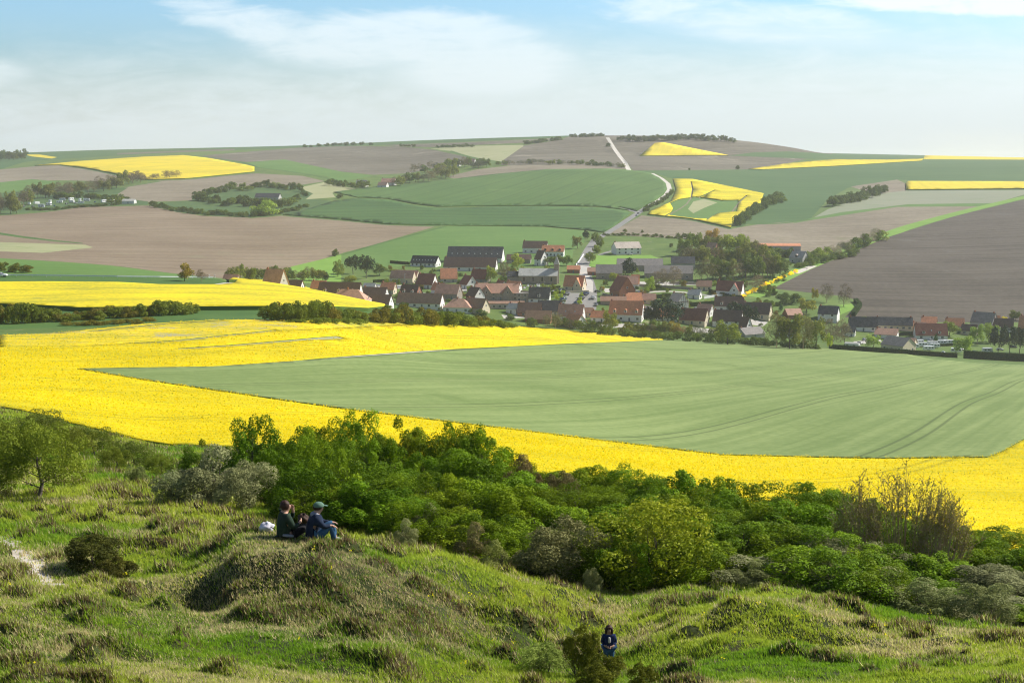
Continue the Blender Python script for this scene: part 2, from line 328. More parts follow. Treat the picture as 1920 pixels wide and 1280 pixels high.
fld('stubble_field', 'stubble', 'yellowish green wedge field on the far hill', 'field', [(807,279),(870,274),(980,272),(983,275),(940,303),(893,298),(843,283)], ymin=1700)
fld('ploughed_field', 'plough_grey', 'wide grey brown hill left of the white track to the top', 'field', [(940,303),(983,273),(1053,262),(1075,250),(1137,245),(1139,261),(1153,283),(1174,303),(1180,318),(1093,309),(940,310)], ymin=1700)
fld('ploughed_field', 'plough_grey', 'grey brown hilltop field right of the white track, round the yellow triangle', 'field', [(1139,261),(1137,240),(1340,240),(1480,262),(1560,284),(1560,289),(1478,284),(1412,286),(1366,292),(1516,297),(1474,307),(1403,318),(1187,320),(1174,303),(1153,283)], ymin=1700)
fld('rapeseed_field', 'rape_far', 'yellow rapeseed triangle high on the far hill below the wood', 'field', [(1199,293),(1228,269),(1245,268),(1270,273),(1320,283),(1366,292)], h=1, ymin=1700)
fld('grass_field', 'green_far', 'slim dark green wedge right of the yellow triangle', 'field', [(1366,292),(1412,286),(1478,284),(1557,289),(1600,285),(1760,285),(1728,297),(1700,300),(1516,298)], ymin=1700)
fld('grass_field', 'green_far', 'large blue green hillside field on the right', 'field', [(1187,320),(1403,318),(1566,311),(1728,301),(1920,299),(2200,300),(2200,345),(1920,342),(1695,338),(1682,337),(1620,347),(1591,352),(1553,373),(1520,410),(1460,420),(1403,420),(1378,429),(1402,404),(1432,365),(1300,336),(1262,335),(1224,325)], ymin=1250)
fld('rapeseed_field', 'rape_far', 'long thin yellow rapeseed blade below the right skyline', 'field', [(1403,318),(1474,307.5),(1566,299.5),(1662,300.5),(1732,298.5),(1728,302),(1566,312),(1428,318.5)], h=1, ymin=1500)
fld('rapeseed_field', 'rape_far', 'yellow rapeseed line on the right skyline', 'field', [(1735,290),(2200,290),(2200,301),(1920,299.5),(1732,298.5)], ymin=1500)
# left middle
fld('ploughed_field', 'plough_pale', 'brown field under the left skyline beside the yellow field', 'field', [(-400,335),(0,318),(65,312),(113,310),(167,317),(240,333),(200,340),(110,338),(60,340),(0,342),(-400,360)], ymin=1500)
fld('grass_field', 'green_c', 'small green pasture above the bare trees at far left', 'field', [(-400,360),(0,342),(60,336),(115,341),(95,352),(0,363),(-400,385)], ymin=1300)
fld('rapeseed_field', 'rape_far', 'large yellow rapeseed field on the left hills', 'field', [(65,311),(113,310),(167,317),(233,331),(267,338),(347,336),(420,329),(477,323),(477,314),(460,310),(393,298),(343,292),(267,295),(150,303)], h=1.2, ymin=1500)
fld('ploughed_field', 'plough_pale', 'pale brown sweep below the large yellow field on the left', 'field', [(160,363),(233,350),(300,339),(347,337),(477,325),(567,330),(610,340),(563,347),(493,352),(433,354),(367,368),(360,376),(273,379),(213,369)], ymin=1300)
fld('scrubland', 'scrub', 'dark rough scrub ground below the pale brown sweep', 'scrub', [(278,383),(360,376),(360,367),(433,353),(500,347),(580,350),(587,362),(587,373),(640,380),(560,398),(520,403),(467,407),(400,405),(333,397)], ymin=1200)
fld('scrubland', 'scrub', 'dark rough ground around the camper vans at far left', 'scrub', [(-400,395),(0,362),(100,350),(240,352),(213,369),(278,378),(277,384),(147,387),(83,396),(0,403),(-400,430)], ymin=1250)
fld('stubble_field', 'stubble', 'straw coloured patch right of the scrub', 'field', [(560,352),(607,342),(673,355),(623,362),(629,370),(573,374),(587,363)], ymin=1300)
fld('ploughed_field', 'plough_pink', 'big bare pinkish brown field on the left valley side', 'field', [(-400,430),(0,404),(83,398),(147,388),(277,385),(333,398),(383,405),(467,408),(527,404),(640,413),(727,422),(815,425),(700,459),(640,475),(600,487),(550,500),(400,530),(0,520),(-400,510)], ymin=700)
fld('grass_strip', 'stubble', 'faint yellowish green band low in the big brown field', 'field', [(-400,455),(0,454),(160,459),(175,464),(80,474),(0,471),(-400,470)], ymin=800)
fld('grass_verge', 'verge', 'thin dark green bank crossing the big brown field at left', 'verge', [(-300,420),(0,436),(45,443),(105,450.5),(155,455.5),(155,457),(105,453),(45,446.5),(0,440),(-300,425)], ymin=800)
# centre
fld('cereal_field', 'green_a', 'broad blue green upper field in the middle of the picture', 'field', [(625,361),(680,353),(773,345),(850,335),(927,326),(1027,317),(1127,316),(1187,320),(1224,326),(1248,342),(1258,355),(1235,373),(1195,396),(1180,395),(1127,388),(1027,386),(893,387),(820,388),(777,383),(727,373),(673,371)], h=0.6, ymin=1250)
fld('cereal_field', 'green_b', 'darker green lower field in the middle with curved tramlines', 'field', [(530,403),(560,398),(627,377),(673,372),(727,374.5),(777,385),(820,390),(893,389),(1027,387.5),(1127,390),(1170,395),(1183,400),(1135,437),(1100,432),(1020,425),(835,423),(730,421),(640,412)], h=0.5, ymin=1100)
fld('hill_grass', 'meadow', 'rough grass bank dividing the two middle green fields', 'verge', [(673,370.5),(727,373),(777,383),(820,388),(893,387),(893,389.5),(820,391),(777,386),(727,375),(673,372)], ymin=1100)
fld('grass_field', 'green_c', 'bright green field running down to the village', 'field', [(640,477),(700,460),(835,424),(1020,426),(1100,433),(1095,455),(1075,470),(1070,500),(960,500),(740,500),(640,500)], ymin=900)
fld('grass_field', 'meadow_bright', 'small sunlit yellow green field behind the trees left of the village', 'field', [(545,500),(600,487),(640,477),(640,530),(560,530)], ymin=850)
fld('ploughed_field', 'plough_pale', 'pinkish brown strip between hamlet trees and the middle green field', 'field', [(840,331),(893,318),(960,310),(1093,309),(1179,317),(1127,317),(1027,318),(927,327),(850,336)], ymin=1500)
# right
fld('ploughed_field', 'plough_pale', 'pale brown field curving below the patchy yellow field', 'field', [(1137,440),(1203,404),(1295,412),(1370,429),(1420,421),(1520,412),(1682,388),(1850,386),(1745,411),(1653,444),(1560,500),(1412,462),(1353,455),(1287,448)], ymin=1050)
fld('pasture', 'pale_grass', 'pale greenish grey field below the right yellow strip', 'field', [(1500,415),(1524,409),(1553,392),(1620,369),(1666,360),(1699,357),(1920,356),(2200,356),(2200,360),(1920,365),(1862,382),(1703,384),(1578,398)], ymin=1250)
fld('grass_strip', 'green_c', 'narrow green strip under the pale field on the right', 'field', [(1480,420),(1520,409),(1578,398),(1703,383),(1862,381),(1850,387),(1682,388),(1520,413)], ymin=1150)
fld('ploughed_field', 'plough_pale', 'small brown patch left of the right yellow strip', 'field', [(1595,350),(1620,346),(1682,337),(1698,344),(1698,358),(1666,361),(1640,364)], ymin=1500)
fld('rapeseed_field', 'rape_far', 'bright flat yellow rapeseed strip at the right edge', 'field', [(1698,345),(1703,341),(1920,341.5),(2200,341),(2200,356),(1920,355),(1699,357)], h=1.2, ymin=1400)
fld('rapeseed_field', 'rape_mid', 'patchy yellow rapeseed field beside the winding road', 'field', [(1262,336),(1299,337),(1365,350),(1432,364),(1426,382),(1408,402),(1390,400),(1378,412),(1370,428),(1295,411),(1214,403),(1220,396),(1258,380),(1268,357)], h=1, ymin=1200)
fld('bare_patch', 'green_c', 'green and bare patch inside the patchy yellow field', 'field', [(1256,382),(1272,375),(1305,370),(1355,377),(1385,376),(1382,398),(1345,401),(1326,412),(1300,411),(1255,405),(1262,392)], ymin=1200)
fld('bare_patch', 'stubble', 'pale bare soil streak inside the patchy yellow field', 'field', [(1290,392),(1300,378),(1320,373),(1345,380),(1320,390),(1300,400)], ymin=1200)
for ln in ([(1248,406),(1275,392),(1300,376),(1303,356),(1296,342)], [(1325,414),(1330,402),(1350,400)], [(1372,398),(1378,380),(1400,368)], [(1310,372),(1340,358)]):
    lane('tractor_track', 'plough_pale', 'worn tractor track through the patchy yellow field', 'track', ln, 1.8, 1200)
lane('grass_verge', 'meadow_bright', 'light green grassy bank running up beside the large dark field', 'verge', [(1405,555),(1440,540),(1487,515),(1560,480),(1653,444),(1700,426),(1787,402),(1860,384),(1920,370),(2100,335)], 15, 860)
fld('ploughed_field', 'plough_dark', 'large dark brown ploughed hillside at the right', 'field', [(1448,541),(1520,505),(1660,446),(1787,406),(1920,374),(2200,310),(2200,610),(1920,604),(1740,604),(1640,604),(1584,594),(1614,568),(1590,556),(1530,550)], ymin=850)
# near shoulder, left
fld('grass_field', 'green_c', 'green field on the crest behind the guard rail road', 'field', [(-400,470),(0,484),(110,491),(200,497),(330,514),(420,522),(335,521),(0,517),(-400,510)], ymin=470)
fld('grass_verge', 'verge', 'green bank under the guard rail road', 'verge', [(-400,505),(0,516),(300,518),(335,520),(400,521),(425,528),(420,536),(390,540),(300,540),(160,536),(0,535),(-400,530)], ymin=380)
fld('rapeseed_field', 'rape_mid', 'bright yellow rapeseed field on the shoulder left of the village', 'field', [(-400,530),(0,534),(90,533.5),(220,534.5),(300,539),(390,539),(430,536),(420,522),(480,525),(560,538),(640,556),(720,574),(725,580),(690,584),(600,580),(500,581),(340,582),(150,584),(90,580),(-400,570)], h=1.1, ymin=350)
fld('chalk_bank', 'chalk_track', 'bare chalky heap at the tip of the shoulder rapeseed field', 'bank', [(380,539),(400,533),(420,530),(446,530),(440,536),(410,539)], ymin=400)
fld('grass_verge', 'verge', 'long dark green verge below the hedge bushes', 'verge', [(-400,560),(90,580),(150,584),(340,582),(500,581),(600,580),(690,584),(730,580),(860,595),(960,607),(1010,614),(960,612),(800,606),(600,602),(400,600),(250,609),(100,625),(0,629),(-400,640)], ymin=320)
fld('rapeseed_field', 'rape_near', 'wide golden rapeseed field sweeping round the pale green field', 'field', [(-600,640),(0,629),(100,625),(250,609),(400,600),(600,601),(800,605),(960,611),(1100,622),(1245,636),(1240,640),(860,655),(560,678),(400,689),(145,693),(260,713),(650,770),(1000,812),(1350,855),(1640,862),(1850,860),(1920,825),(2300,640),(2300,1400),(1920,1120),(1700,1070),(1400,1030),(1100,980),(800,950),(330,880),(180,850),(0,800),(-600,740)], h=0.12, ymin=40)
fld('rapeseed_patch', 'rape_thin', 'thin patchy rapeseed strip with bare soil showing at left', 'field', [(0,629),(100,625),(250,609),(400,600),(560,600),(800,606),(640,615),(480,622),(400,634),(235,645),(130,650),(0,652)], h=0.12, ymin=250)
for ln, wd in (([(235,645),(330,640),(400,632),(520,620)], 2), ([(330,655),(440,648),(560,638),(640,633)], 2.2), ([(165,622),(300,608),(420,601)], 2)):
    lane('bare_track', 'stubble', 'pale bare soil track through the golden field at left', 'track', ln, wd, 200)
lane('bare_track', 'chalk_track', 'pale bare soil line along the upper edge of the pale green field', 'track', [(560,679),(700,668),(860,656.5),(1000,650),(1100,645)], 2.5, 200)
fld('wheat_field', 'wheat', 'pale green wheat field in the middle of the valley', 'field', [(145,693),(400,689),(560,678),(860,656),(1060,646),(1240,638),(1380,645),(1520,652),(1640,661),(1700,664),(1740,673),(1830,681),(1920,685),(2300,700),(2300,640),(1920,825),(1880,848),(1850,860),(1640,862),(1350,855),(1000,812),(650,770),(260,713)], h=0.22, ymin=145)
for ln, wd, ym in [([(467,408.5),(527,404.5),(640,413),(727,422),(815,424.5)], 5, 1000), ([(0,404),(83,398),(147,388.5),(277,385)], 5, 1150), ([(113,310.5),(167,317.5),(233,331.5),(267,338.5),(347,337.5),(477,324)], 6, 1400), ([(477,313.5),(533,320),(600,331),(660,345)], 7, 1400),
       ([(375,292),(420,299),(463,305),(480,313)], 7, 1600), ([(843,283),(893,298),(940,304)], 8, 1600), ([(1214,404),(1295,412),(1370,429.5)], 5, 1100), ([(1403,420),(1460,420),(1520,411)], 6, 1100), ([(1699,357.5),(1800,356.5),(1930,356)], 7, 1300), ([(1187,320.5),(1403,319)], 6, 1500), ([(640,478),(700,460),(835,424.5)], 4, 900), ([(160,364),(233,351),(300,340)], 7, 1300)]:
    lane('field_margin', 'verge', 'rough darker grass margin between two far fields', 'field margin', ln, wd, ym)
# village ground
for pl in ([(700,536),(760,534),(765,541),(705,543)], [(900,572),(985,574),(985,578),(905,577)], [(1130,540),(1215,545),(1215,552),(1135,548)], [(1185,528),(1300,528),(1305,534),(1190,536)], [(940,590),(975,590),(985,596),(945,597)], [(835,536),(880,540),(875,546),(838,544)], [(1290,612),(1345,618),(1345,625),(1290,622)],
           [(1120,608),(1210,606),(1210,612),(1125,615)], [(1600,640),(1650,636),(1655,642),(1605,648)], [(1700,632),(1790,634),(1790,640),(1705,640)], [(770,548),(830,550),(830,553),(770,554)], [(1395,596),(1440,604),(1430,612),(1395,606)], [(955,508),(1000,506),(1003,510),(960,513)]):
    fld('yard', 'concrete', 'pale gravelled yard between village houses', 'yard', pl, ymin=780)
fld('lawn', 'meadow_bright', 'sunlit lawn below the large white house on the slope', 'lawn', [(1118,478),(1140,480),(1220,478),(1245,488),(1200,496),(1120,500),(1100,498)], ymin=900)
fld('lawn', 'meadow_bright', 'bright lawn in front of the half timbered house', 'lawn', [(1282,585),(1345,572),(1350,578),(1300,588)], ymin=800)
fld('lawn', 'meadow_bright', 'lawn with small trees beside the dark field corner', 'lawn', [(1570,572),(1612,568),(1600,580),(1575,590)], ymin=850)
fld('campsite_ground', 'meadow', 'grass of the small campsite with caravans', 'lawn', [(1560,650),(1660,640),(1760,632),(1930,640),(2100,650),(2100,676),(1900,672),(1760,664),(1600,658)], ymin=790)
fld('car_park', 'asphalt', 'grey car park in the middle of the village', 'car park', [(1058,575),(1098,575),(1100,549),(1064,549)], ymin=800)
fld('churchyard', 'meadow', 'churchyard in front of the stone church', 'churchyard', [(960,528),(1055,520),(1055,545),(1000,540),(968,540)], ymin=850)
lane('road', 'chalk_track', 'white chalky road climbing to the hilltop', 'road', [(1139,258),(1153,282),(1174,302),(1179,319)], 7, 1800)
lane('road', 'chalk_track', 'winding pale road past the patchy yellow field', 'road', [(1222,325),(1245,334),(1258,345),(1262,356),(1250,368),(1224,382),(1197,398)], 6, 1300)
lane('road', 'asphalt', 'grey road falling from the bend towards the village', 'road', [(1224,382),(1197,398),(1170,417),(1137,438),(1118,449)], 7, 1050)
lane('road', 'asphalt', 'short grey side road meeting the winding road', 'road', [(1197,399),(1180,392),(1160,389)], 4, 1200)
lane('road', 'asphalt', 'village street coming down past the church', 'road', [(1118,449),(1105,465),(1096,482),(1088,500),(1095,512),(1106,530),(1110,560),(1105,580)], 8.5, 800)
fld('road', 'concrete', 'pale sunlit square where the village streets meet', 'road', [(1083,497),(1108,500),(1110,512),(1104,520),(1112,528),(1112,548),(1100,545),(1090,520)], ymin=830)
lane('road', 'asphalt', 'lane curving up to the large white house', 'road', [(1125,478),(1140,470),(1150,470)], 4, 950)
lane('path', 'concrete', 'pale footpath between hedges right of the village', 'path', [(1180,552),(1240,545),(1290,548),(1340,556),(1385,552),(1420,545)], 4, 850)
lane('road', 'chalk_track', 'chalky farm track at the end of the yellow hedge', 'road', [(1490,512),(1512,505),(1525,498)], 6, 900)

def dense(poly, closed=True):
    out = []; n = len(poly)
    for i in range(n if closed else n - 1):
        a = poly[i]; b = poly[(i + 1) % n]; k = max(1, int(math.hypot(a[0]-b[0], a[1]-b[1]) / 14))
        for j in range(k): out.append((a[0]+(b[0]-a[0])*j/k, a[1]+(b[1]-a[1])*j/k))
    if not closed: out.append(poly[-1])
    return out
KS = 4.0
def outline(f):
    if 'poly' in f:
        return [hitsl(u, v, f['ymin']) for u, v in dense(f['poly'])]
    pts = [hitsl(u, v, f['ymin']) for u, v in dense(f['line'], False)]
    P = [Vector((s * math.exp(l), math.exp(l))) for s, l in pts]
    # smooth the centre line, then give it its real width
    for _ in range(2):
        P = [P[0]] + [(P[i-1] + P[i]*2 + P[i+1]) / 4 for i in range(1, len(P)-1)] + [P[-1]]
    Lf, Rt = [], []
    for i, p in enumerate(P):
        d = (P[min(i+1, len(P)-1)] - P[max(i-1, 0)]).normalized(); n = Vector((-d.y, d.x)) * f['wd'] / 2
        Lf.append(p + n); Rt.append(p - n)
    return [(q.x / q.y, math.log(q.y)) for q in Lf + Rt[::-1]]
cv = []; ce = []
NEARL = math.log(45.0)
# edge between the near hillside and the fields beyond
edge_px = LAND[5]
def edge_l(s): return pchip(EK[0], EK[1], s)
EK = ([ray(u, v)[0] for u, v, y in edge_px], [math.log(y) - 0.13 * min(1, max(0, (u - 420) / 250)) for u, v, y in edge_px])
rng = np.random.default_rng(3)
es = np.linspace(-0.56, 0.56, 161)
base = 0
ev = [(float(s) * KS, float(edge_l(s))) for s in es]
cv += ev; ce += [(i, i + 1) for i in range(len(ev) - 1)]
lv = list(np.arange(math.log(42), math.log(700), 0.020)) + list(np.arange(math.log(700), math.log(4200), 0.016)) + list(np.arange(math.log(4200), math.log(12000), 0.08))
for l in lv:
    for s in np.arange(-0.56, 0.5601, 0.007):
        if l > edge_l(s) + 0.012: cv.append((float(s) * KS + rng.uniform(-.004, .004), float(l) + rng.uniform(-.003, .003)))
for f in FIELDS:
    o = outline(f)
    o = [(max(-0.555, min(0.555, s)), l) for s, l in o]
    f['out'] = np.array(o); b = len(cv)
    cv += [(s * KS, l) for s, l in o]; ce += [(b + i, b + (i + 1) % len(o)) for i in range(len(o))]
res = delaunay_2d_cdt([Vector(p) for p in cv], ce, [], 0, 1e-6, False)
rv = np.array([(p[0], p[1]) for p in res[0]]); rf = np.array([tuple(t) for t in res[2]], np.int32)
cen = rv[rf].mean(axis=1); cs = cen[:, 0] / KS; clz = cen[:, 1]
keep = clz > edge_l(cs)
rf = rf[keep]; cs = cs[keep]; clz = clz[keep]
def inside(poly, x, y):
    c = np.zeros(len(x), bool); n = len(poly); j = n - 1
    for i in range(n):
        xi, yi = poly[i]; xj, yj = poly[j]
        if yi != yj:
            k = ((yi > y) != (yj > y)) & (x < (xj - xi) * (y - yi) / (yj - yi) + xi); c ^= k
        j = i
    return c
owner = np.full(len(rf), -1)
for i, f in enumerate(FIELDS): owner[inside(f['out'], cs, clz)] = i
VY = np.exp(rv[:, 1]); VX = rv[:, 0] / KS * VY; VZ = CZ + VY * terr_t(rv[:, 0] / KS, rv[:, 1])
VW = np.stack([VX, VY, VZ], 1)
def sheet(idx, name, mat, label, cat, h):
    fs = rf[owner == idx]
    if len(fs) == 0: return
    # make all faces look up
    a = VW[fs[:, 1]] - VW[fs[:, 0]]; b = VW[fs[:, 2]] - VW[fs[:, 0]]
    flip = (a[:, 0]*b[:, 1] - a[:, 1]*b[:, 0]) < 0
    fs = fs.copy(); fs[flip] = fs[flip][:, [0, 2, 1]]
    used, inv_ = np.unique(fs, return_inverse=True); inv_ = inv_.reshape(fs.shape)
    V = VW[used].copy(); T = inv_; mi = np.zeros(len(T), int); mats = [MATS[mat]]
    if h > 0:
        E = {}
        for t in T.tolist():
            for p, q in ((t[0], t[1]), (t[1], t[2]), (t[2], t[0])):
                E[(p, q)] = 1
        bd = [(p, q) for (p, q) in E if (q, p) not in E]
        low = {}; V2 = []; n0 = len(V)
        top = V.copy(); top[:, 2] += h
        for p, q in bd:
            for k in (p, q):
                if k not in low: low[k] = n0 + len(V2); V2.append(V[k] - np.array([0, 0, 0.4]))
        sk = []
        for p, q in bd: sk += [(q, p, low[p]), (q, low[p], low[q])]
        V = np.vstack([top, np.array(V2)]); T = np.vstack([T, np.array(sk)])
        mi = np.concatenate([mi, np.ones(len(sk), int)]); mats.append(MATS['rape_stem'])
    me = fastmesh(name, V, T, mats, smooth=True, midx=mi)
    if h > 0:
        sm = np.ones(len(T), bool); sm[mi == 1] = False; me.polygons.foreach_set('use_smooth', sm)
    tag(link(name, me), label, cat, kind='structure')
sheet(-1, 'ground', 'meadow', 'green grassy ground between houses and fields', 'ground', 0)
for i, f in enumerate(FIELDS): sheet(i, f['name'], f['mat'], f['label'], f['cat'], f['h'])

# ------------------------------------------------------------------ near hillside
NS, NL = 620, 460
ss = np.linspace(-0.56, 0.56, NS)
tt_ = np.linspace(0, 1, NL)
LA = math.log(2.0); LB = math.log(17.0)
LE = edge_l(ss)
grid_l = np.empty((NL, NS))
for i, t in enumerate(tt_):
    if t < 0.1: grid_l[i] = LA + (LB - LA) * t / 0.1
    else: grid_l[i] = LB + (LE - LB) * ((t - 0.1) / 0.9)
GY = np.exp(grid_l); GX = ss[None, :] * GY
GZ = terr_z(GX, GY) + relief(GX, GY)
HV = np.stack([GX, GY, GZ], 2).reshape(-1, 3)
ii, jj = np.meshgrid(np.arange(NL - 1), np.arange(NS - 1), indexing='ij')
q0 = (ii * NS + jj).ravel()
HF = np.stack([q0, q0 + 1, q0 + NS + 1, q0 + NS], 1)
hc = HV[HF].mean(axis=1)
# worn chalk path at the left and bare scrapes, drawn in ground coordinates
PATHS = [([(-60,1000),(-10,1008),(30,1028),(60,1052),(75,1076),(105,1104)], 0.24)]
pmask = np.zeros(len(HF), bool)
PSEG = []
for ln, wd in PATHS:
    P = [hit(u, v) for u, v in ln]
    for a, b in zip(P[:-1], P[1:]): PSEG.append((a[0], a[1], b[0], b[1], wd))
def pathd(x, y):
    d = np.full(np.shape(x), 9.0)
    for ax, ay, bx, by, wd in PSEG:
        k = np.clip(((x-ax)*(bx-ax) + (y-ay)*(by-ay)) / ((bx-ax)**2 + (by-ay)**2), 0, 1)
        dd = np.hypot(x-ax-k*(bx-ax), y-ay-k*(by-ay)) - wd + (fbm(x*2.2, y*2.2, 77, 3) - 0.5) * 0.3
        d = np.minimum(d, dd)
    return d
pmask = pathd(hc[:, 0], hc[:, 1]) < 0
def sub(mask):
    fs = HF[mask]; used, iv = np.unique(fs, return_inverse=True)
    return HV[used], iv.reshape(fs.shape)
V, T = sub(~pmask); tag(link('hillside', fastmesh('hillside', V, T, [MATS['hill']], smooth=True)), 'rough grassy hillside in the foreground', 'hillside', kind='structure')
V, T = sub(pmask); tag(link('path', fastmesh('path', V, T, [MATS['chalk']], smooth=True)), 'worn chalk footpath at the left of the hillside', 'path', kind='structure')
# ------------------------------------------------------------------ vegetation library
def leaf_mat(name, trans=0.35, rough=0.55, spec=0.25):
    m, g = new_mat(name)
    a = g.n('ShaderNodeAttribute', attribute_name='Col').outputs['Color']
    oi = g.n('ShaderNodeObjectInfo')
    c = g.mix(1.0, a, oi.outputs['Color'], 'MULTIPLY')
    finish(g, c, rough, trans=trans, spec=spec)
    return m
leaf_mat('leaves', 0.34, 0.6, 0.08); leaf_mat('leaves_matt', 0.25, 0.8, 0.1); leaf_mat('grass_blades', 0.5, 0.6, 0.2); leaf_mat('petals', 0.5, 0.8, 0.05)
m, g = new_mat('bark'); P = g.n('ShaderNodeTexCoord').outputs['Object']
finish(g, g.mix(g.noise(g.mapping(P, 0, (6, 6, 1.2)), 1.0, 4), (0.05, 0.04, 0.03), (0.16, 0.135, 0.11)), 0.9)
m, g = new_mat('twigs'); P = g.n('ShaderNodeTexCoord').outputs['Object']
finish(g, g.mix(g.noise(P, 3.0, 3), (0.24, 0.18, 0.11), (0.42, 0.33, 0.22)), 0.9)

def quads(C, Nn, size, rg, aspect=0.65, tri=False):
    """leaf faces at centres C, roughly facing Nn"""
    n = len(C); size = np.broadcast_to(size, (n,))[:, None]
    r = rg.normal(size=(n, 3)); T = np.cross(Nn, r); T /= np.linalg.norm(T, axis=1)[:, None] + 1e-9
    B = np.cross(Nn, T); B /= np.linalg.norm(B, axis=1)[:, None] + 1e-9
    a = T * size * 0.5; b = B * size * 0.5 * aspect
    V = np.stack([C - a, C - b * 1.0 + a * 0.1, C + a, C + b * 1.0 + a * 0.1], 1).reshape(-1, 3)
    return V, np.arange(4 * n).reshape(n, 4)
def crown_mesh(name, seed, R_, H, n, leaf, lobes=22, base=0.15, lobe_r=(0.28, 0.45), open_=0.0, up=0.25, pal=((1, 1, 1), (1, 1, 1)), mat='leaves', shape='dome', jit=0.55, ring=1.0, aspect=0.65):
    rg = np.random.default_rng(seed)
    c = []
    for k in range(lobes):
        for _ in range(60):
            d = rg.normal(size=3); d /= np.linalg.norm(d); rr = rg.uniform(0.15, 1.0) ** 0.45
            p = d * rr
            if shape == 'dome' and p[2] < -0.55: continue
            if shape == 'cone': p[:2] *= max(0.12, 0.55 * (1 - p[2])); 
            if shape == 'flat': p[2] = p[2] * 0.45 + 0.35 + (rr * -0.25)
            if shape == 'column': p[:2] *= 0.85
            break
        c.append(p)
    c = np.array(c); lr = rg.uniform(*lobe_r, size=lobes)
    if shape == 'cone': lr *= np.clip(0.95 - 0.6 * c[:, 2], 0.35, 1.3)
    w = lr ** 2; w /= w.sum()
    k = rg.choice(lobes, size=int(n * 1.9), p=w)
    d = rg.normal(size=(len(k), 3)); d[:, 2] += up; d /= np.linalg.norm(d, axis=1)[:, None]
    # leaf sprays: noise in the radius breaks each lobe's surface up
    rad = lr[k] * (0.62 + 0.62 * vnoise(d[:, 0] * 3.1 + k, d[:, 1] * 3.1 + d[:, 2] * 2.7, seed) + rg.normal(size=len(k)) * 0.07)
    P_ = c[k] + d * rad[:, None]
    inside_ = np.zeros(len(k), bool)
    for j in range(lobes):
        inside_ |= (np.linalg.norm(P_ - c[j], axis=1) < lr[j] * 0.72) & (k != j)
    inside_ &= rg.random(len(k)) > 0.15
    P_ = P_[~inside_][:n]; d = d[~inside_][:n]; k = k[~inside_][:n]
    lo = -0.55 if shape == 'dome' else -1.0
    zmin = P_[:, 2].min(); zmax = P_[:, 2].max(); rm = np.percentile(np.hypot(P_[:, 0], P_[:, 1]), 98)
    Z = base * H + (P_[:, 2] - zmin) / (zmax - zmin) * H * (1 - base)
    Cn = np.stack([P_[:, 0] / rm * R_, P_[:, 1] / rm * R_, Z], 1)
    Nn = d + rg.normal(size=d.shape) * jit; Nn /= np.linalg.norm(Nn, axis=1)[:, None]
    sz = leaf * rg.uniform(0.6, 1.35, len(Cn))
    V, Fc = quads(Cn, Nn, sz, rg, aspect)
    lobe_t = rg.random(lobes)[k]; t = np.clip(lobe_t * 0.55 + rg.random(len(k)) * 0.45, 0, 1)[:, None]
    a, b = np.array(pal[0]), np.array(pal[1])
    col = (a * (1 - t) + b * t) * rg.uniform(0.8, 1.2, (len(k), 1))
    return fastmesh(name, V, Fc, [MATS[mat]], col=np.clip(col, 0, 1))
def tube(Vs, Fs, pts, rad, n=5):
    b = len(Vs); pts = [Vector(p) for p in pts]
    for i, p in enumerate(pts):
        d = (pts[min(i+1, len(pts)-1)] - pts[max(i-1, 0)])
        if d.length < 1e-9: d = Vector((0, 0, 1))
        d.normalize(); x = d.orthogonal().normalized(); y = d.cross(x)
        for j in range(n):
            a = 2 * math.pi * j / n; Vs.append(tuple(p + (x * math.cos(a) + y * math.sin(a)) * rad[i]))
    for i in range(len(pts) - 1):
        for j in range(n): Fs.append((b+i*n+j, b+i*n+(j+1) % n, b+(i+1)*n+(j+1) % n, b+(i+1)*n+j))
def branch_mesh(name, seed, H, R_, r0, limbs=7, stems=1, mat='bark', fork=2, bend=0.12, start=0.25, n=5, lean=0.0):
    rg = random.Random(seed); Vs, Fs = [], []
    def grow(p, d, L, r, lev):
        pts = [p]; rad = [r]; q = Vector(p); dd = Vector(d)
        for i in range(4):
            dd = (dd + Vector((rg.uniform(-1, 1), rg.uniform(-1, 1), rg.uniform(-.3, .7))) * bend * (1 + lev)).normalized()
            q = q + dd * L / 4; pts.append(q.copy()); rad.append(r * (1 - 0.2 * (i + 1)))
        tube(Vs, Fs, pts, rad, n if lev == 0 else 4 if lev == 1 else 3)
        if lev < fork:
            for i in range(3 if lev else 4):
                k = rg.randint(1, 4); a = rg.uniform(0, 6.28)
                nd = (dd + Vector((math.cos(a), math.sin(a), rg.uniform(0, .6))) * 0.9).normalized()
                grow(pts[k], nd, L * 0.6, r * 0.45, lev + 1)
    for s in range(stems):
        a0 = rg.uniform(0, 6.28); k = 0.0 if stems == 1 else 0.15 * R_
        p0 = Vector((math.cos(a0) * k, math.sin(a0) * k, -0.3))
        top = Vector((math.cos(a0) * k * 3 + lean * H, math.sin(a0) * k * 3, H * 0.8))
        pts = [p0 + (top - p0) * t + Vector((rg.uniform(-1, 1), rg.uniform(-1, 1), 0)) * bend * H * 0.25 * (0 < t < 1) for t in (0, .2, .4, .6, .8, 1)]
        tube(Vs, Fs, pts, [r0, r0*.85, r0*.7, r0*.5, r0*.35, r0*.15], n + 1)
        for i in range(limbs):
            t = start + (1 - start) * (i + rg.random()) / limbs; j = min(4, int(t * 5)); a = rg.uniform(0, 6.28)
            b = pts[j] + (pts[j+1] - pts[j]) * (t * 5 - j)
            d = Vector((math.cos(a), math.sin(a), rg.uniform(.3, 1.0))).normalized()
            grow(b, d, R_ * rg.uniform(.65, .95) * (1.15 - t * .6), r0 * .4 * (1.2 - t), 1)
    return fastmesh(name, Vs, Fs, [MATS[mat]], smooth=True)

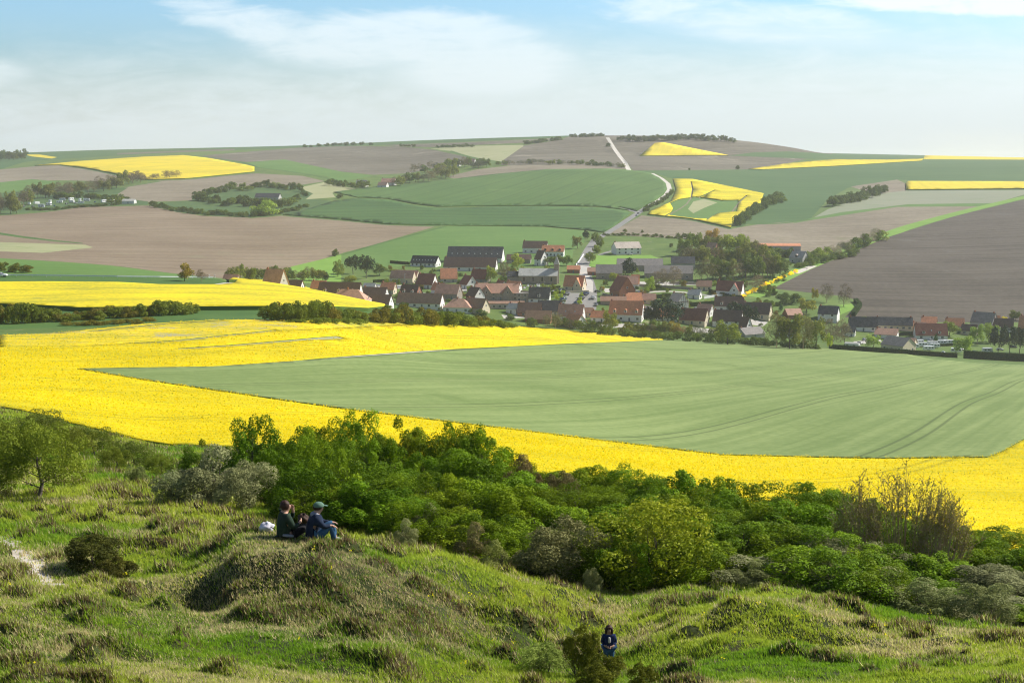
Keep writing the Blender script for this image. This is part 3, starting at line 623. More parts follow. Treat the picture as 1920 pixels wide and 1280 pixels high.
G1, G2 = (0.060, 0.118, 0.003), (0.30, 0.43, 0.014)
PR = {}
for i in range(6): PR['elder%d' % i] = crown_mesh('leafy_crown', 40 + i, 1.35, 2.7, (22000, 19000, 15500, 13500, 21000, 15000)[i], (.054, .062, .072, .080, .058, .074)[i], lobes=(60, 46, 40, 34, 26, 50)[i], base=0.0, pal=(G1, G2), lobe_r=(0.15, 0.30))
for i in range(2): PR['sage%d' % i] = crown_mesh('sage_crown', 50 + i, 1.3, 2.2, 13000, 0.066, lobes=30, base=0.0, up=0.7, pal=((0.14, 0.15, 0.055), (0.42, 0.43, 0.20)), lobe_r=(0.18, 0.36), mat='leaves_matt', aspect=0.6)
PR['lime0'] = crown_mesh('lime_crown', 60, 1.5, 2.8, 11000, 0.08, lobes=28, base=0.0, pal=((0.15, 0.22, 0.008), (0.44, 0.46, 0.025)), lobe_r=(0.2, 0.38))
PR['haw0'] = crown_mesh('hawthorn_crown', 61, 1.6, 2.9, 15000, 0.07, lobes=40, base=0.14, pal=((0.10, 0.135, 0.015), (0.25, 0.27, 0.035)), lobe_r=(0.18, 0.34))
for i in range(2): PR['jun%d' % i] = crown_mesh('juniper_crown', 62 + i, 0.8, 1.2, 14000, 0.055, lobes=34, base=0.05, up=0.9, pal=((0.045, 0.05, 0.010), (0.14, 0.13, 0.022)), lobe_r=(0.2, 0.38), mat='leaves_matt', aspect=0.45)
PR['stem'] = [branch_mesh('stems', 5 + i, 2.4, 1.2, 0.045, limbs=6, stems=4, fork=2) for i in range(2)]
PR['hawtrunk'] = branch_mesh('trunk', 9, 2.6, 1.4, 0.10, limbs=12, stems=1, fork=2, start=0.3, lean=-0.08)
PR['juntrunk'] = branch_mesh('trunk', 10, 0.9, 0.7, 0.05, limbs=8, stems=2, fork=2, start=0.2)
BR1, BR2 = (0.15, 0.19, 0.03), (0.32, 0.34, 0.065)
for i in range(4): PR['broad%d' % i] = crown_mesh('broad_crown', 70 + i, 4.2, 9, 2600, 0.55, lobes=24, base=0.12, pal=(BR1, BR2), lobe_r=(0.2, 0.4))
for i in range(2): PR['pine%d' % i] = crown_mesh('pine_crown', 80 + i, 4.6, 9.5, 2800, 0.5, lobes=22, base=0.22, shape='flat', pal=((0.016, 0.038, 0.018), (0.045, 0.075, 0.032)), lobe_r=(0.2, 0.36), mat='leaves_matt')
for i in range(2): PR['fir%d' % i] = crown_mesh('conifer_crown', 84 + i, 3.4, 9, 2400, 0.5, lobes=26, base=0.05, shape='cone', pal=((0.018, 0.042, 0.02), (0.05, 0.085, 0.035)), lobe_r=(0.22, 0.4), mat='leaves_matt')
for i in range(3): PR['bare%d' % i] = crown_mesh('twig_crown', 87 + i, 4.0, 9, 2200, 0.55, lobes=30, base=0.15, pal=((0.15, 0.125, 0.075), (0.28, 0.24, 0.15)), lobe_r=(0.2, 0.4), mat='leaves_matt', aspect=0.22, up=0.6)
for i in range(3): PR['hbush%d' % i] = crown_mesh('bush_crown', 90 + i, 2.6, 3.2, 1500, 0.36, lobes=18, base=0.0, pal=((0.12, 0.155, 0.025), (0.27, 0.30, 0.055)), lobe_r=(0.25, 0.45))
PR['farstem'] = [branch_mesh('trunk', 20 + i, 8.4, 4.0, 0.28, limbs=7, stems=1, fork=1, start=0.25, n=4) for i in range(3)]
PR['baretrunk'] = [branch_mesh('trunk', 30 + i, 9, 4.2, 0.26, limbs=12, stems=1, fork=2, start=0.22, n=4, mat='twigs') for i in range(2)]

TREE_N = [0]
def plant(name, kind, x, y, H, W, label, cat, group=None, color=(1, 1, 1), stem=True, z=None, seed=None):
    """kind -> crown mesh; H height and W full width in metres"""
    TREE_N[0] += 1; rg = random.Random(TREE_N[0] * 7 + 1)
    fam = kind.rstrip('0123456789')
    if kind == fam:
        n = len([k for k in PR if k.startswith(fam) and k[len(fam):].isdigit()]); kind = fam + str(rg.randrange(n))
    me = PR[kind]
    if 'dim' not in me:
        co = np.empty(len(me.vertices) * 3, np.float32); me.vertices.foreach_get('co', co); co = co.reshape(-1, 3)
        me['dim'] = [float(np.percentile(np.hypot(co[:, 0], co[:, 1]), 97)), float(np.percentile(co[:, 2], 99.0))]
    r0, h0 = me['dim']
    zz = gz(x, y) if z is None else z
    root = empty(name, (x, y, zz - 0.05), rg.uniform(0, 6.28)); tag(root, label, cat, group)
    sx = W / 2 / r0; sz = H / h0
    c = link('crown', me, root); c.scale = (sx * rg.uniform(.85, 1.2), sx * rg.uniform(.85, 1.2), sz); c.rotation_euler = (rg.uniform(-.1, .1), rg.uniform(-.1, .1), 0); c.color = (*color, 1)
    if stem:
        fams = {'elder': ('stem', 2.4), 'sage': ('stem', 2.4), 'lime': ('stem', 2.4), 'haw': ('hawtrunk', 2.9), 'jun': ('juntrunk', 1.1), 'bare': ('baretrunk', 9.0)}
        k, hh = fams.get(fam, ('farstem', 9.0)); sm = PR[k]
        if isinstance(sm, list): sm = sm[rg.randrange(len(sm))]
        if fam != 'hbush':
            t = link('stems' if k == 'stem' else 'trunk', sm, root); t.scale = (sx * r0 / (hh * 0.62), ) * 2 + (H / hh * 0.85,)
    return root
def px_plant(name, kind, u, vtop, y, wpx, label, cat, group=None, color=(1, 1, 1), stem=True, hmin=0.3):
    """place by photograph column, crown-top row, distance and width in pixels"""
    s, t = ray(u, vtop); x = s * y; z0 = gz(x, y); H = max(hmin, CZ + y * t - z0)
    return plant(name, kind, x, y, H, wpx * y / F, label, cat, group, color, stem)

# ------------------------------------------------------------------ thicket on the near slope
top = lambda u: pchip([520,560,640,700,760,830,880,930,960,1050,1110,1170,1300,1400,1500,1600,1700,1800,1880,1960,2080],[815,812,772,780,805,812,800,815,852,876,880,880,892,905,915,925,960,985,990,1035,1060], np.array([u]))[0]
bot = lambda u: pchip([500,600,700,800,900,1000,1100,1300,1430,1560,1700,1920,2080],[975,985,1010,1040,1060,1070,1100,1120,1112,1128,1160,1180,1190], np.array([u]))[0]
rg = random.Random(12)
def zone(u): return 'behind the seated people' if u < 760 else 'in mid picture' if u < 1150 else 'above the right grassy mound' if u < 1560 else 'at the right edge'
for r in range(4):
    u = 545 + r * 17
    while u < 2010:
        tv, bv = top(u), bot(u)
        k = (0.0, 0.17, 0.36, 0.58)[r]; vt = tv + (bv - tv) * k + rg.uniform(-5 if r == 0 else -12, 10)
        yb = 58 - (u - 560) * 0.006; yf = 41 - (u - 560) * 0.0035
        y = yb + (yf - yb) * (0.0, 0.38, 0.72, 0.95)[r] + rg.uniform(-.8, .8)
        wpx = rg.uniform(125, 180) * (48 / y)
        sage = (r == 3 and rg.random() < 0.3) or (u > 1500 and r >= 2 and rg.random() < 0.45)
        row = ('back', 'upper middle', 'lower middle', 'front')[r]
        if sage: px_plant('thicket_bush', 'sage', u, vt + 12, y, wpx * .9, 'grey green bush, %s row of the thicket %s' % (row, zone(u)), 'thicket bush', 'bushes of the thicket across the slope', (rg.uniform(.8, 1.1),) * 3)
        else:
            b = rg.uniform(.8, 1.15); px_plant('thicket_bush', 'elder', u, vt, y, wpx, 'bright green bush, %s row of the thicket %s' % (row, zone(u)), 'thicket bush', 'bushes of the thicket across the slope', (b * rg.uniform(.85, 1.15), b, b))
        u += rg.uniform(46, 74)
S = [
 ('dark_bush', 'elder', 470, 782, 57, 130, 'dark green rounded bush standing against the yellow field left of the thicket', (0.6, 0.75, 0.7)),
 ('bush', 'sage', 400, 838, 46, 190, 'large silvery grey green bush at the left end of the thicket', (1, 1, 1)),
 ('bush', 'sage', 335, 880, 45.5, 110, 'grey green bush at the left foot of the large silvery bush', (.9, .95, .9)),
 ('bush', 'sage', 455, 868, 44.5, 120, 'silvery bush just left of the seated people, before the dark hollow', (1.05, 1.05, 1)),
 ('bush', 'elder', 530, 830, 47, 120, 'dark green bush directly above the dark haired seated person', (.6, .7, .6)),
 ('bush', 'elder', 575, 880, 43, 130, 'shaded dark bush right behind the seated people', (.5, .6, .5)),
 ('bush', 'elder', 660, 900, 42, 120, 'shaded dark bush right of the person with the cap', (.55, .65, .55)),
 ('bush', 'sage', 762, 972, 38.6, 66, 'small upright silvery bush standing alone before the thicket', (1.15, 1.15, 1.05)),
 ('bush', 'sage', 800, 942, 41, 70, 'pale grey bush peeping out behind the small upright silvery bush', (1.1, 1.1, 1)),
 ('bush', 'sage', 890, 980, 39.5, 90, 'brownish grey bush left of the broad brown bush', (.95, .8, .7)),
 ('bush', 'sage', 1045, 978, 39, 165, 'broad brownish grey bush at the foot of the thicket centre', (.9, .85, .7)),
 ('bush', 'sage', 930, 1010, 38.5, 80, 'low olive bush in front of the brownish grey bush', (1, 1.05, .6)),
 ('bush', 'sage', 1110, 1065, 37, 40, 'tiny pale bush at the dark edge left of the yellow green tree', (1.2, 1.2, 1.1)),
 ('tree', 'lime', 1240, 945, 38.5, 230, 'yellow green small tree rounding out of the thicket above the child', (1, 1, 1)),
 ('bush', 'elder', 1180, 1000, 38, 120, 'vivid green bush merging with the left side of the yellow green tree', (.8, .9, .8)),
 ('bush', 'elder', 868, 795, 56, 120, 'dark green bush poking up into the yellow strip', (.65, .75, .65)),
 ('bush', 'sage', 975, 850, 54, 90, 'brown twiggy bush at the upper edge of the thicket', (.8, .6, .5)),
 ('bush', 'sage', 1050, 885, 52, 70, 'dull brown bush next to the yellow strip', (.75, .6, .5)),
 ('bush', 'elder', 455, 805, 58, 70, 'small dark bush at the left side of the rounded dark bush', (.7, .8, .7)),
 ('bush', 'haw', 250, 826, 62, 90, 'olive bush at the lower edge of the yellow field, left', (.7, .8, .8)),
 ('bush', 'haw', 175, 800, 70, 110, 'olive thorn bush behind the small tree at left', (.75, .85, .7)),
 ('bush', 'haw', 60, 772, 72, 130, 'olive thorn bush against the yellow field at far left', (.75, .8, .7)),
 ('bush', 'haw', -10, 785, 66, 110, 'thorn bush cut by the left edge of the picture', (.8, .85, .7)),
 ('bush', 'haw', 125, 795, 66, 110, 'thorn bush between the small tree and the yellow field', (1, 1, .8)),
 ('bush', 'haw', 215, 838, 60, 80, 'low olive thorn bush on the rough bank right of the small tree', (1, 1.05, .8)),
 ('bush', 'haw', 300, 850, 58, 70, 'low thorn bush under the corner of the yellow field', (1, 1.1, .8)),
 ('bush', 'sage', 255, 872, 52, 60, 'small dull bush halfway between the small tree and the silvery bush', (.7, .8, .5)),
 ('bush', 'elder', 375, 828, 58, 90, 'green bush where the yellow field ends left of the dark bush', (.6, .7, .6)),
 ('tree', 'haw', 72, 785, 47, 195, 'small olive hawthorn tree with a bent dark trunk at the left', (1.2, 1.3, .9)),
 ('bush', 'haw', -20, 830, 47, 130, 'olive bush left of the small hawthorn tree', (.95, 1, .9)),
 ('bush', 'jun', 172, 1000, 30.5, 120, 'low dark juniper bush beside the chalk path', (.8, .9, .8)),
 ('bush', 'jun', 215, 1040, 29.4, 75, 'smaller juniper tuft below the dark juniper', (1, 1, .9)),
 ('bush', 'jun', 1088, 1172, 25.2, 66, 'mossy olive juniper clump just left of the child', (1.7, 1.9, 1.0)),
 ('bush', 'jun', 1138, 1222, 24.4, 70, 'mossy juniper clump in front of the child', (1.7, 1.9, 1.0)),
 ('bush', 'jun', 1120, 1244, 23.4, 76, 'dark juniper clump cut by the bottom edge below the child', (1.7, 1.9, 1.0)),
 ('bush', 'jun', 1205, 1240, 22.8, 70, 'dark pointed juniper tuft lower right of the child', (1.7, 1.9, 1.0)),
 ('bush', 'sage', 1020, 1205, 26, 120, 'low olive green bramble patch left of the junipers', (.8, 1.0, .4)),
 ('bush', 'sage', 1640, 1075, 37, 150, 'dusty green bramble heap behind the right mound', (.95, 1, .75)),
 ('bush', 'sage', 1740, 1085, 36.4, 150, 'dusty green bramble heap at the right, second from the mound', (.9, 1, .75)),
 ('bush', 'sage', 1850, 1100, 35.6, 140, 'dusty green bramble heap near the right edge', (.9, .95, .75)),
 ('bush', 'sage', 1420, 1050, 38, 120, 'greyish bramble bush just above the right mound top', (.85, .9, .7)),
 ('bush', 'sage', 1550, 1060, 37.5, 120, 'grey green bramble bush up behind the mound slope', (.85, .9, .7)),
 ('bush', 'elder', 1930, 1030, 44, 130, 'green bush cut by the right edge of the picture', (.9, 1, .9)),
]
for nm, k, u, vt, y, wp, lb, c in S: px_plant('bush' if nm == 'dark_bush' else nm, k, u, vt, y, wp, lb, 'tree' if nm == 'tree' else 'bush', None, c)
# tall twiggy willow clump standing above the thicket
def twiggy(u, y, wpx, vtop, label, seed, n=70):
    s, t = ray(u, vtop); x = s * y; z0 = gz(x, y); H = CZ + y * t - z0; rgt = random.Random(seed); Vs, Fs = [], []; Lc, Ln = [], []
    for i in range(n):
        a = rgt.uniform(-1, 1); b = rgt.uniform(-.5, .5); W = wpx * y / F / 2
        h = H * (1 - 0.55 * abs(a) ** 1.6) * rgt.uniform(.7, 1.02)
        p0 = Vector((a * W * .35, b * W * .4, -.2)); p1 = Vector((a * W * (1.15 + rgt.uniform(-.2, .2)), b * W * .9, h))
        pts = [p0.lerp(p1, k) + Vector((rgt.uniform(-1, 1), rgt.uniform(-1, 1), 0)) * .05 for k in (0, .3, .6, .8, 1)]
        tube(Vs, Fs, pts, [.012, .010, .008, .006, .003], 4)
        for j in range(12):
            k = rgt.uniform(.6, 1); q = p0.lerp(p1, k); d = Vector((rgt.uniform(-1, 1), rgt.uniform(-1, 1), rgt.uniform(.3, 1.4))).normalized(); L = rgt.uniform(.15, .4)
            tube(Vs, Fs, [q, q + d * L], [.006, .003], 3)
            for m_ in range(3): Lc.append(q + d * L * rgt.random()); Ln.append((rgt.uniform(-1, 1), rgt.uniform(-1, 1), rgt.uniform(.2, 1)))
    root = empty('willow_shrub', (x, y, z0)); tag(root, label, 'shrub')
    link('stems', fastmesh('stems', Vs, Fs, [MATS['twigs']], smooth=True), root)
    rgn = np.random.default_rng(seed); V, T = quads(np.array(Lc), np.array(Ln, float), 0.065, rgn)
    link('leaves', fastmesh('leaves', V, T, [MATS['leaves']], col=np.tile([[0.30, 0.30, 0.05]], (len(T), 1)) * rgn.uniform(.6, 1.2, (len(T), 1))), root)
twiggy(1700, 44.5, 225, 872, 'tall brown twiggy shrub rising above the thicket before the yellow field', 3, 130)
twiggy(1612, 45, 90, 880, 'slim brown twiggy shrub left of the tall twiggy one', 4, 45)
twiggy(1770, 43.5, 110, 905, 'low twiggy shrub right of the tall twiggy one', 5, 75)

# ------------------------------------------------------------------ grass of the hillside
rg = np.random.default_rng(99)
NT_ = 190000
gs = rg.uniform(-0.42, 0.42, NT_ * 2); gl = math.log(15.5) + (math.log(125) - math.log(15.5)) * rg.random(NT_ * 2) ** 1.35
ok = (gl < edge_l(gs) - 0.01) & (np.abs(gs) < 0.42); gs = gs[ok][:NT_]; gl = gl[ok][:NT_]
gy = np.exp(gl); gx = gs * gy
thin_ = fbm(gx / .33, gy / .28, 91, 2); ok = rg.random(len(gx)) > np.clip((thin_ - .5) * 4, 0, .5); gx = gx[ok]; gy = gy[ok]
ok = pathd(gx, gy) > rg.uniform(-.25, .1, len(gx)); gx = gx[ok]; gy = gy[ok]
tus = fbm(gx / 0.95, gy / 0.75, 11, 2); dryn = fbm(gx / 2.6, gy / 2.0, 41, 4); dryf = fbm(gx / 0.6, gy / 0.5, 43, 3); lush = fbm(gx / 5.0, gy / 4.0, 47, 3)
# the mound below the seated people is drier
mx, my, _ = hit(640, 1100); dm = np.exp(-(((gx - mx - .4) / 3.4) ** 2 + ((gy - my - .2) / 3.0) ** 2))
dry = np.clip((dryn - 0.50) * 3.6 + 0.16 + (dryf - .5) * 1.4 + dm * 0.5 - np.clip((gy - 36) / 12, 0, .35) + np.clip((22 - gy) / 8, 0, .3), 0, 1)
hgt = 0.52 * (0.12 + 0.10 * np.clip((tus - .45) * 4, 0, 1) + 0.05 * rg.random(len(gx))) * (1 - 0.2 * dm) * np.clip(gy / 26, .75, 2.2)
NB = 8
bx = np.repeat(gx, NB); by = np.repeat(gy, NB); n = len(bx)
sp_ = 0.05 * np.repeat(np.clip(gy / 25, .8, 3), NB)
bx = bx + rg.normal(size=n) * sp_; by = by + rg.normal(size=n) * sp_
bz = terr_z(bx, by) + relief(bx, by) - 0.01
bh = np.repeat(hgt, NB) * rg.uniform(.55, 1.3, n); bw = np.repeat(np.clip(gy / 25, .7, 3.5), NB) * rg.uniform(.006, .015, n)
an = rg.uniform(0, 2 * np.pi, n); ln = rg.uniform(.15, .85, n); wind = 0.25
dx = np.cos(an) * ln * bh - wind * bh * .5; dy = np.sin(an) * ln * bh
sx_ = -np.sin(an) * bw; sy_ = np.cos(an) * bw
Vb = np.empty((n, 3, 3)); Vb[:, 0] = np.stack([bx - sx_, by - sy_, bz], 1); Vb[:, 1] = np.stack([bx + sx_, by + sy_, bz], 1)
Vb[:, 2] = np.stack([bx + dx, by + dy, bz + bh * np.sqrt(1 - 0.5 * ln ** 2)], 1)
D = np.repeat(dry, NB); isdry = rg.random(n) < np.maximum(D * 0.75, np.repeat(np.clip((tus - .64) * 6, 0, .75), NB))
green = np.array([0.19, 0.35, 0.015]); green2 = np.array([0.46, 0.53, 0.05]); straw = np.array([0.70, 0.60, 0.29]); brown = np.array([0.17, 0.12, 0.05])
tL = np.clip(np.repeat((lush - .5) * 3 + .5, NB) + rg.normal(size=n) * .25, 0, 1)[:, None]
cgr = green * (1 - tL) + green2 * tL
kb = (rg.random(n) < np.repeat(np.clip((tus - .62) * 6, 0, .8), NB))[:, None]
DM = np.repeat(dm, NB)[:, None]; cst = np.where(kb, brown, straw * (1 - .25 * DM) * rg.uniform(.65, 1.15, (n, 1))); cgr = cgr * (1 - .15 * DM)
cc = np.where(isdry[:, None], cst, cgr) * rg.uniform(.75, 1.25, (n, 1))
tag(link('grass', fastmesh('grass', Vb.reshape(-1, 3), np.arange(3 * n).reshape(n, 3), [MATS['grass_blades']], col=np.clip(cc, 0, 1))), 'long rough grass of the near hillside, green with straw coloured patches', 'grass', kind='stuff')
# small yellow flowers (cowslips) in the grass
fu = rg.uniform(0, 1920, 90); fv = rg.uniform(1040, 1275, 90); Cf = []
for u, v in zip(fu, fv):
    x, y, z = hit(u, v)
    if y < 36 and (u > 850 or rg.random() < .35):
        for k in range(4): Cf.append((x + rg.normal() * .04, y + rg.normal() * .04, z + rg.uniform(.14, .22)))
Cf = np.array(Cf); V, T = quads(Cf, rg.normal(size=Cf.shape), 0.045, rg, .9)
tag(link('wild_flowers', fastmesh('wild_flowers', V, T, [MATS['petals']], col=np.tile([[.85, .75, .03]], (len(T), 1)))), 'small yellow wild flowers dotted in the near grass', 'flowers', kind='stuff')

# ------------------------------------------------------------------ blossom heads of the nearest rapeseed
NRP = 640000
rs_ = rg.uniform(-0.40, 0.40, NRP); rl = rg.uniform(math.log(52), math.log(640), NRP)
k = rl > edge_l(rs_) - 0.05 + 0.07 * fbm(rs_ * 40, rl * 30, 5, 3); rs_ = rs_[k]; rl = rl[k]
own = np.full(len(rs_), -1)
for i, f in enumerate(FIELDS):
    own[inside(f['out'], rs_, rl)] = i
gold = [i for i, f in enumerate(FIELDS) if f['mat'] == 'rape_near']; thin = [i for i, f in enumerate(FIELDS) if f['mat'] == 'rape_thin']
k = (own < 0) & (rl < edge_l(rs_) + .02) | np.isin(own, gold) | (np.isin(own, thin) & (rg.random(len(own)) < .45)); rs_ = rs_[k]; rl = rl[k]
ry = np.exp(rl); rx = rs_ * ry
k = rg.random(len(rx)) < np.clip((640 - ry) / 300, 0, 1); rx = rx[k]; ry = ry[k]
gap = fbm(rx / 9, ry / 2.2, 61, 4); k = rg.random(len(rx)) > np.clip((gap - .57) * 7, 0, .85); rx = rx[k]; ry = ry[k]
rz = terr_z(rx, ry) + rg.uniform(.10, .40, len(rx)) + (fbm(rx / 2, ry / 2, 63, 2) - .5) * .2
Cr = np.stack([rx, ry, rz], 1); Nr = rg.normal(size=Cr.shape) * .35 + np.array([.35, -.1, .8]); Nr /= np.linalg.norm(Nr, axis=1)[:, None]
V, T = quads(Cr, Nr, 0.085 * np.clip(ry / 90, .8, 3.2) * rg.uniform(.6, 1.3, len(ry)), rg, .8)
gr = rg.random(len(ry)) < .06
cc = np.where(gr[:, None], np.array([.25, .30, .02]), np.array([.82, .645, .002])) * rg.uniform(.8, 1.06, (len(ry), 1))
tag(link('rapeseed_blossom', fastmesh('rapeseed_blossom', V, T, [MATS['petals']], col=np.clip(cc, 0, 1))), 'golden blossom heads of the nearest rapeseed crop', 'crop', kind='stuff')
# ------------------------------------------------------------------ buildings
def flat_mat(name, c1, c2=None, rough=0.8, scale=1.5, spec=0.2, stripes=None):
    m, g = new_mat(name); P = g.n('ShaderNodeTexCoord').outputs['Object']
    n = g.noise(P, scale, 4, 0.6); col = g.mix(g.ramp(n, .32, .68), c1, c2 or tuple(x * 0.8 for x in c1))
    if stripes: col = g.mix(g.ramp(g.noise(P, .35, 5, .7), .45, .7), col, tuple(x * .62 for x in c1))
    if stripes:
        z = g.n('ShaderNodeSeparateXYZ', {0: P}).outputs[stripes[0]]
        k = g.ramp(g.math('PINGPONG', z, stripes[1] / 2), stripes[1] * .05, stripes[1] * .25)
        col = g.mix(g.math('MULTIPLY', k, 1.0), tuple(x * 0.55 for x in c1), col)
    finish(g, col, rough, spec=spec)
for nm, a, b in (('white', (.80, .79, .75), (.70, .69, .65)), ('cream', (.66, .58, .42), (.56, .48, .35)), ('stone', (.36, .32, .27), (.25, .22, .19)), ('brick', (.36, .16, .10), (.26, .12, .08)),
                 ('greywall', (.45, .44, .41), (.36, .35, .33)), ('trim', (.82, .82, .80), (.72, .72, .70)), ('timber', (.10, .06, .04), (.06, .04, .03)), ('metalgrey', (.5, .51, .52), (.4, .41, .42))):
    flat_mat('w_' + nm, a, b)
for nm, a, b in (('slate', (.055, .06, .07), (.11, .115, .125)), ('orange', (.78, .34, .18), (.56, .24, .13)), ('darkred', (.34, .13, .09), (.23, .09, .065)), ('brown', (.42, .25, .17), (.29, .18, .125)),
                 ('pink', (.64, .37, .26), (.50, .30, .22)), ('grey', (.33, .30, .275), (.24, .22, .205)), ('pale', (.62, .62, .56), (.50, .50, .46)), ('darkbrown', (.20, .12, .095), (.13, .085, .07)), ('lightroof', (.66, .56, .48), (.55, .47, .40))):
    flat_mat('r_' + nm, a, b, 0.75, 1.1, stripes=(2, 0.35))
m, g = new_mat('pane'); finish(g, (0.03, 0.04, 0.05, 1), 0.15, spec=0.6)
flat_mat('door_paint', (.16, .20, .22)); flat_mat('plastic_white', (.82, .83, .82), (.76, .77, .76), 0.35, spec=.5); flat_mat('rubber', (.025, .025, .025)); flat_mat('tent_blue', (.10, .35, .60), (.09, .30, .52)); flat_mat('tent_white', (.78, .80, .84))
for nm, c in (('white', (.75, .76, .76)), ('silver', (.42, .43, .45)), ('dark', (.03, .035, .045)), ('blue', (.05, .11, .25)), ('red', (.35, .03, .03))):
    m, g = new_mat('car_' + nm); finish(g, (*c, 1), 0.25, spec=0.6)
class MB:
    def __init__(s): s.V = []; s.F = []
    def poly(s, pts, h):                      # closed outline of 3-D points pushed along vector h
        b = len(s.V); n = len(pts); h = Vector(h); s.V += [tuple(p) for p in pts] + [tuple(Vector(p) + h) for p in pts]
        s.F.append(tuple(range(b + n - 1, b - 1, -1))); s.F.append(tuple(range(b + n, b + 2 * n)))
        for i in range(n): j = (i + 1) % n; s.F.append((b + i, b + j, b + n + j, b + n + i))
        return s
    def box(s, x0, x1, y0, y1, z0, z1): return s.poly([(x0, y0, z0), (x1, y0, z0), (x1, y1, z0), (x0, y1, z0)], (0, 0, z1 - z0))
    def build(s, name, mat, parent=None, smooth=False):
        me = bpy.data.meshes.new(name); me.from_pydata(s.V, [], s.F); me.materials.append(MATS[mat]); me.update()
        import bmesh
        bm = bmesh.new(); bm.from_mesh(me); bmesh.ops.recalc_face_normals(bm, faces=bm.faces); bm.to_mesh(me); bm.free()
        if smooth: me.polygons.foreach_set('use_smooth', [True] * len(me.polygons))
        return link(name, me, parent)
def gable_roof(mb, L, W, H, R_, ov=0.35, th=0.22, y0=0.0):
    for sg_ in (-1, 1):
        a = (-L/2 - ov, sg_ * (W/2 + ov) + y0, H - R_ * ov / (W/2)); b = (-L/2 - ov, y0, H + R_)
        mb.poly([a, b, (b[0], b[1], b[2] + th), (a[0], a[1], a[2] + th)], (L + 2 * ov, 0, 0))
def hip_roof(mb, L, W, H, R_, ov=0.35):
    a, b = L/2 + ov, W/2 + ov; r = max(0.1, L/2 - W/2)
    bs = len(mb.V); mb.V += [(-a, -b, H), (a, -b, H), (a, b, H), (-a, b, H), (-r, 0, H + R_), (r, 0, H + R_)]
    for f in ((0, 1, 5, 4), (1, 2, 5), (2, 3, 4, 5), (3, 0, 4), (3, 2, 1, 0)): mb.F.append(tuple(bs + k for k in f))
def window(root, x, y, z, w_, h_, face, frame='w_trim'):
    """face: 'f' front(-y) 'r' right(+x) 'b' back 'l' left"""
    fr = MB(); pn = MB(); e = 0.06
    if face in 'fb':
        s = -1 if face == 'f' else 1
        fr.box(x - w_/2 - .1, x + w_/2 + .1, min(y, y + s*e), max(y, y + s*e), z - .1, z + h_ + .1)
        for a, b in ((x - w_/2, x - .04), (x + .04, x + w_/2)): pn.box(a, b, min(y + s*e, y + s*(e+.02)), max(y + s*e, y + s*(e+.02)), z, z + h_)
    else:
        s = 1 if face == 'r' else -1
        fr.box(min(x, x + s*e), max(x, x + s*e), y - w_/2 - .1, y + w_/2 + .1, z - .1, z + h_ + .1)
        for a, b in ((y - w_/2, y - .04), (y + .04, y + w_/2)): pn.box(min(x + s*e, x + s*(e+.02)), max(x + s*e, x + s*(e+.02)), a, b, z, z + h_)
    f = fr.build('window', frame, root); pn.build('pane', 'pane', f)
HOUSE_BASE = []
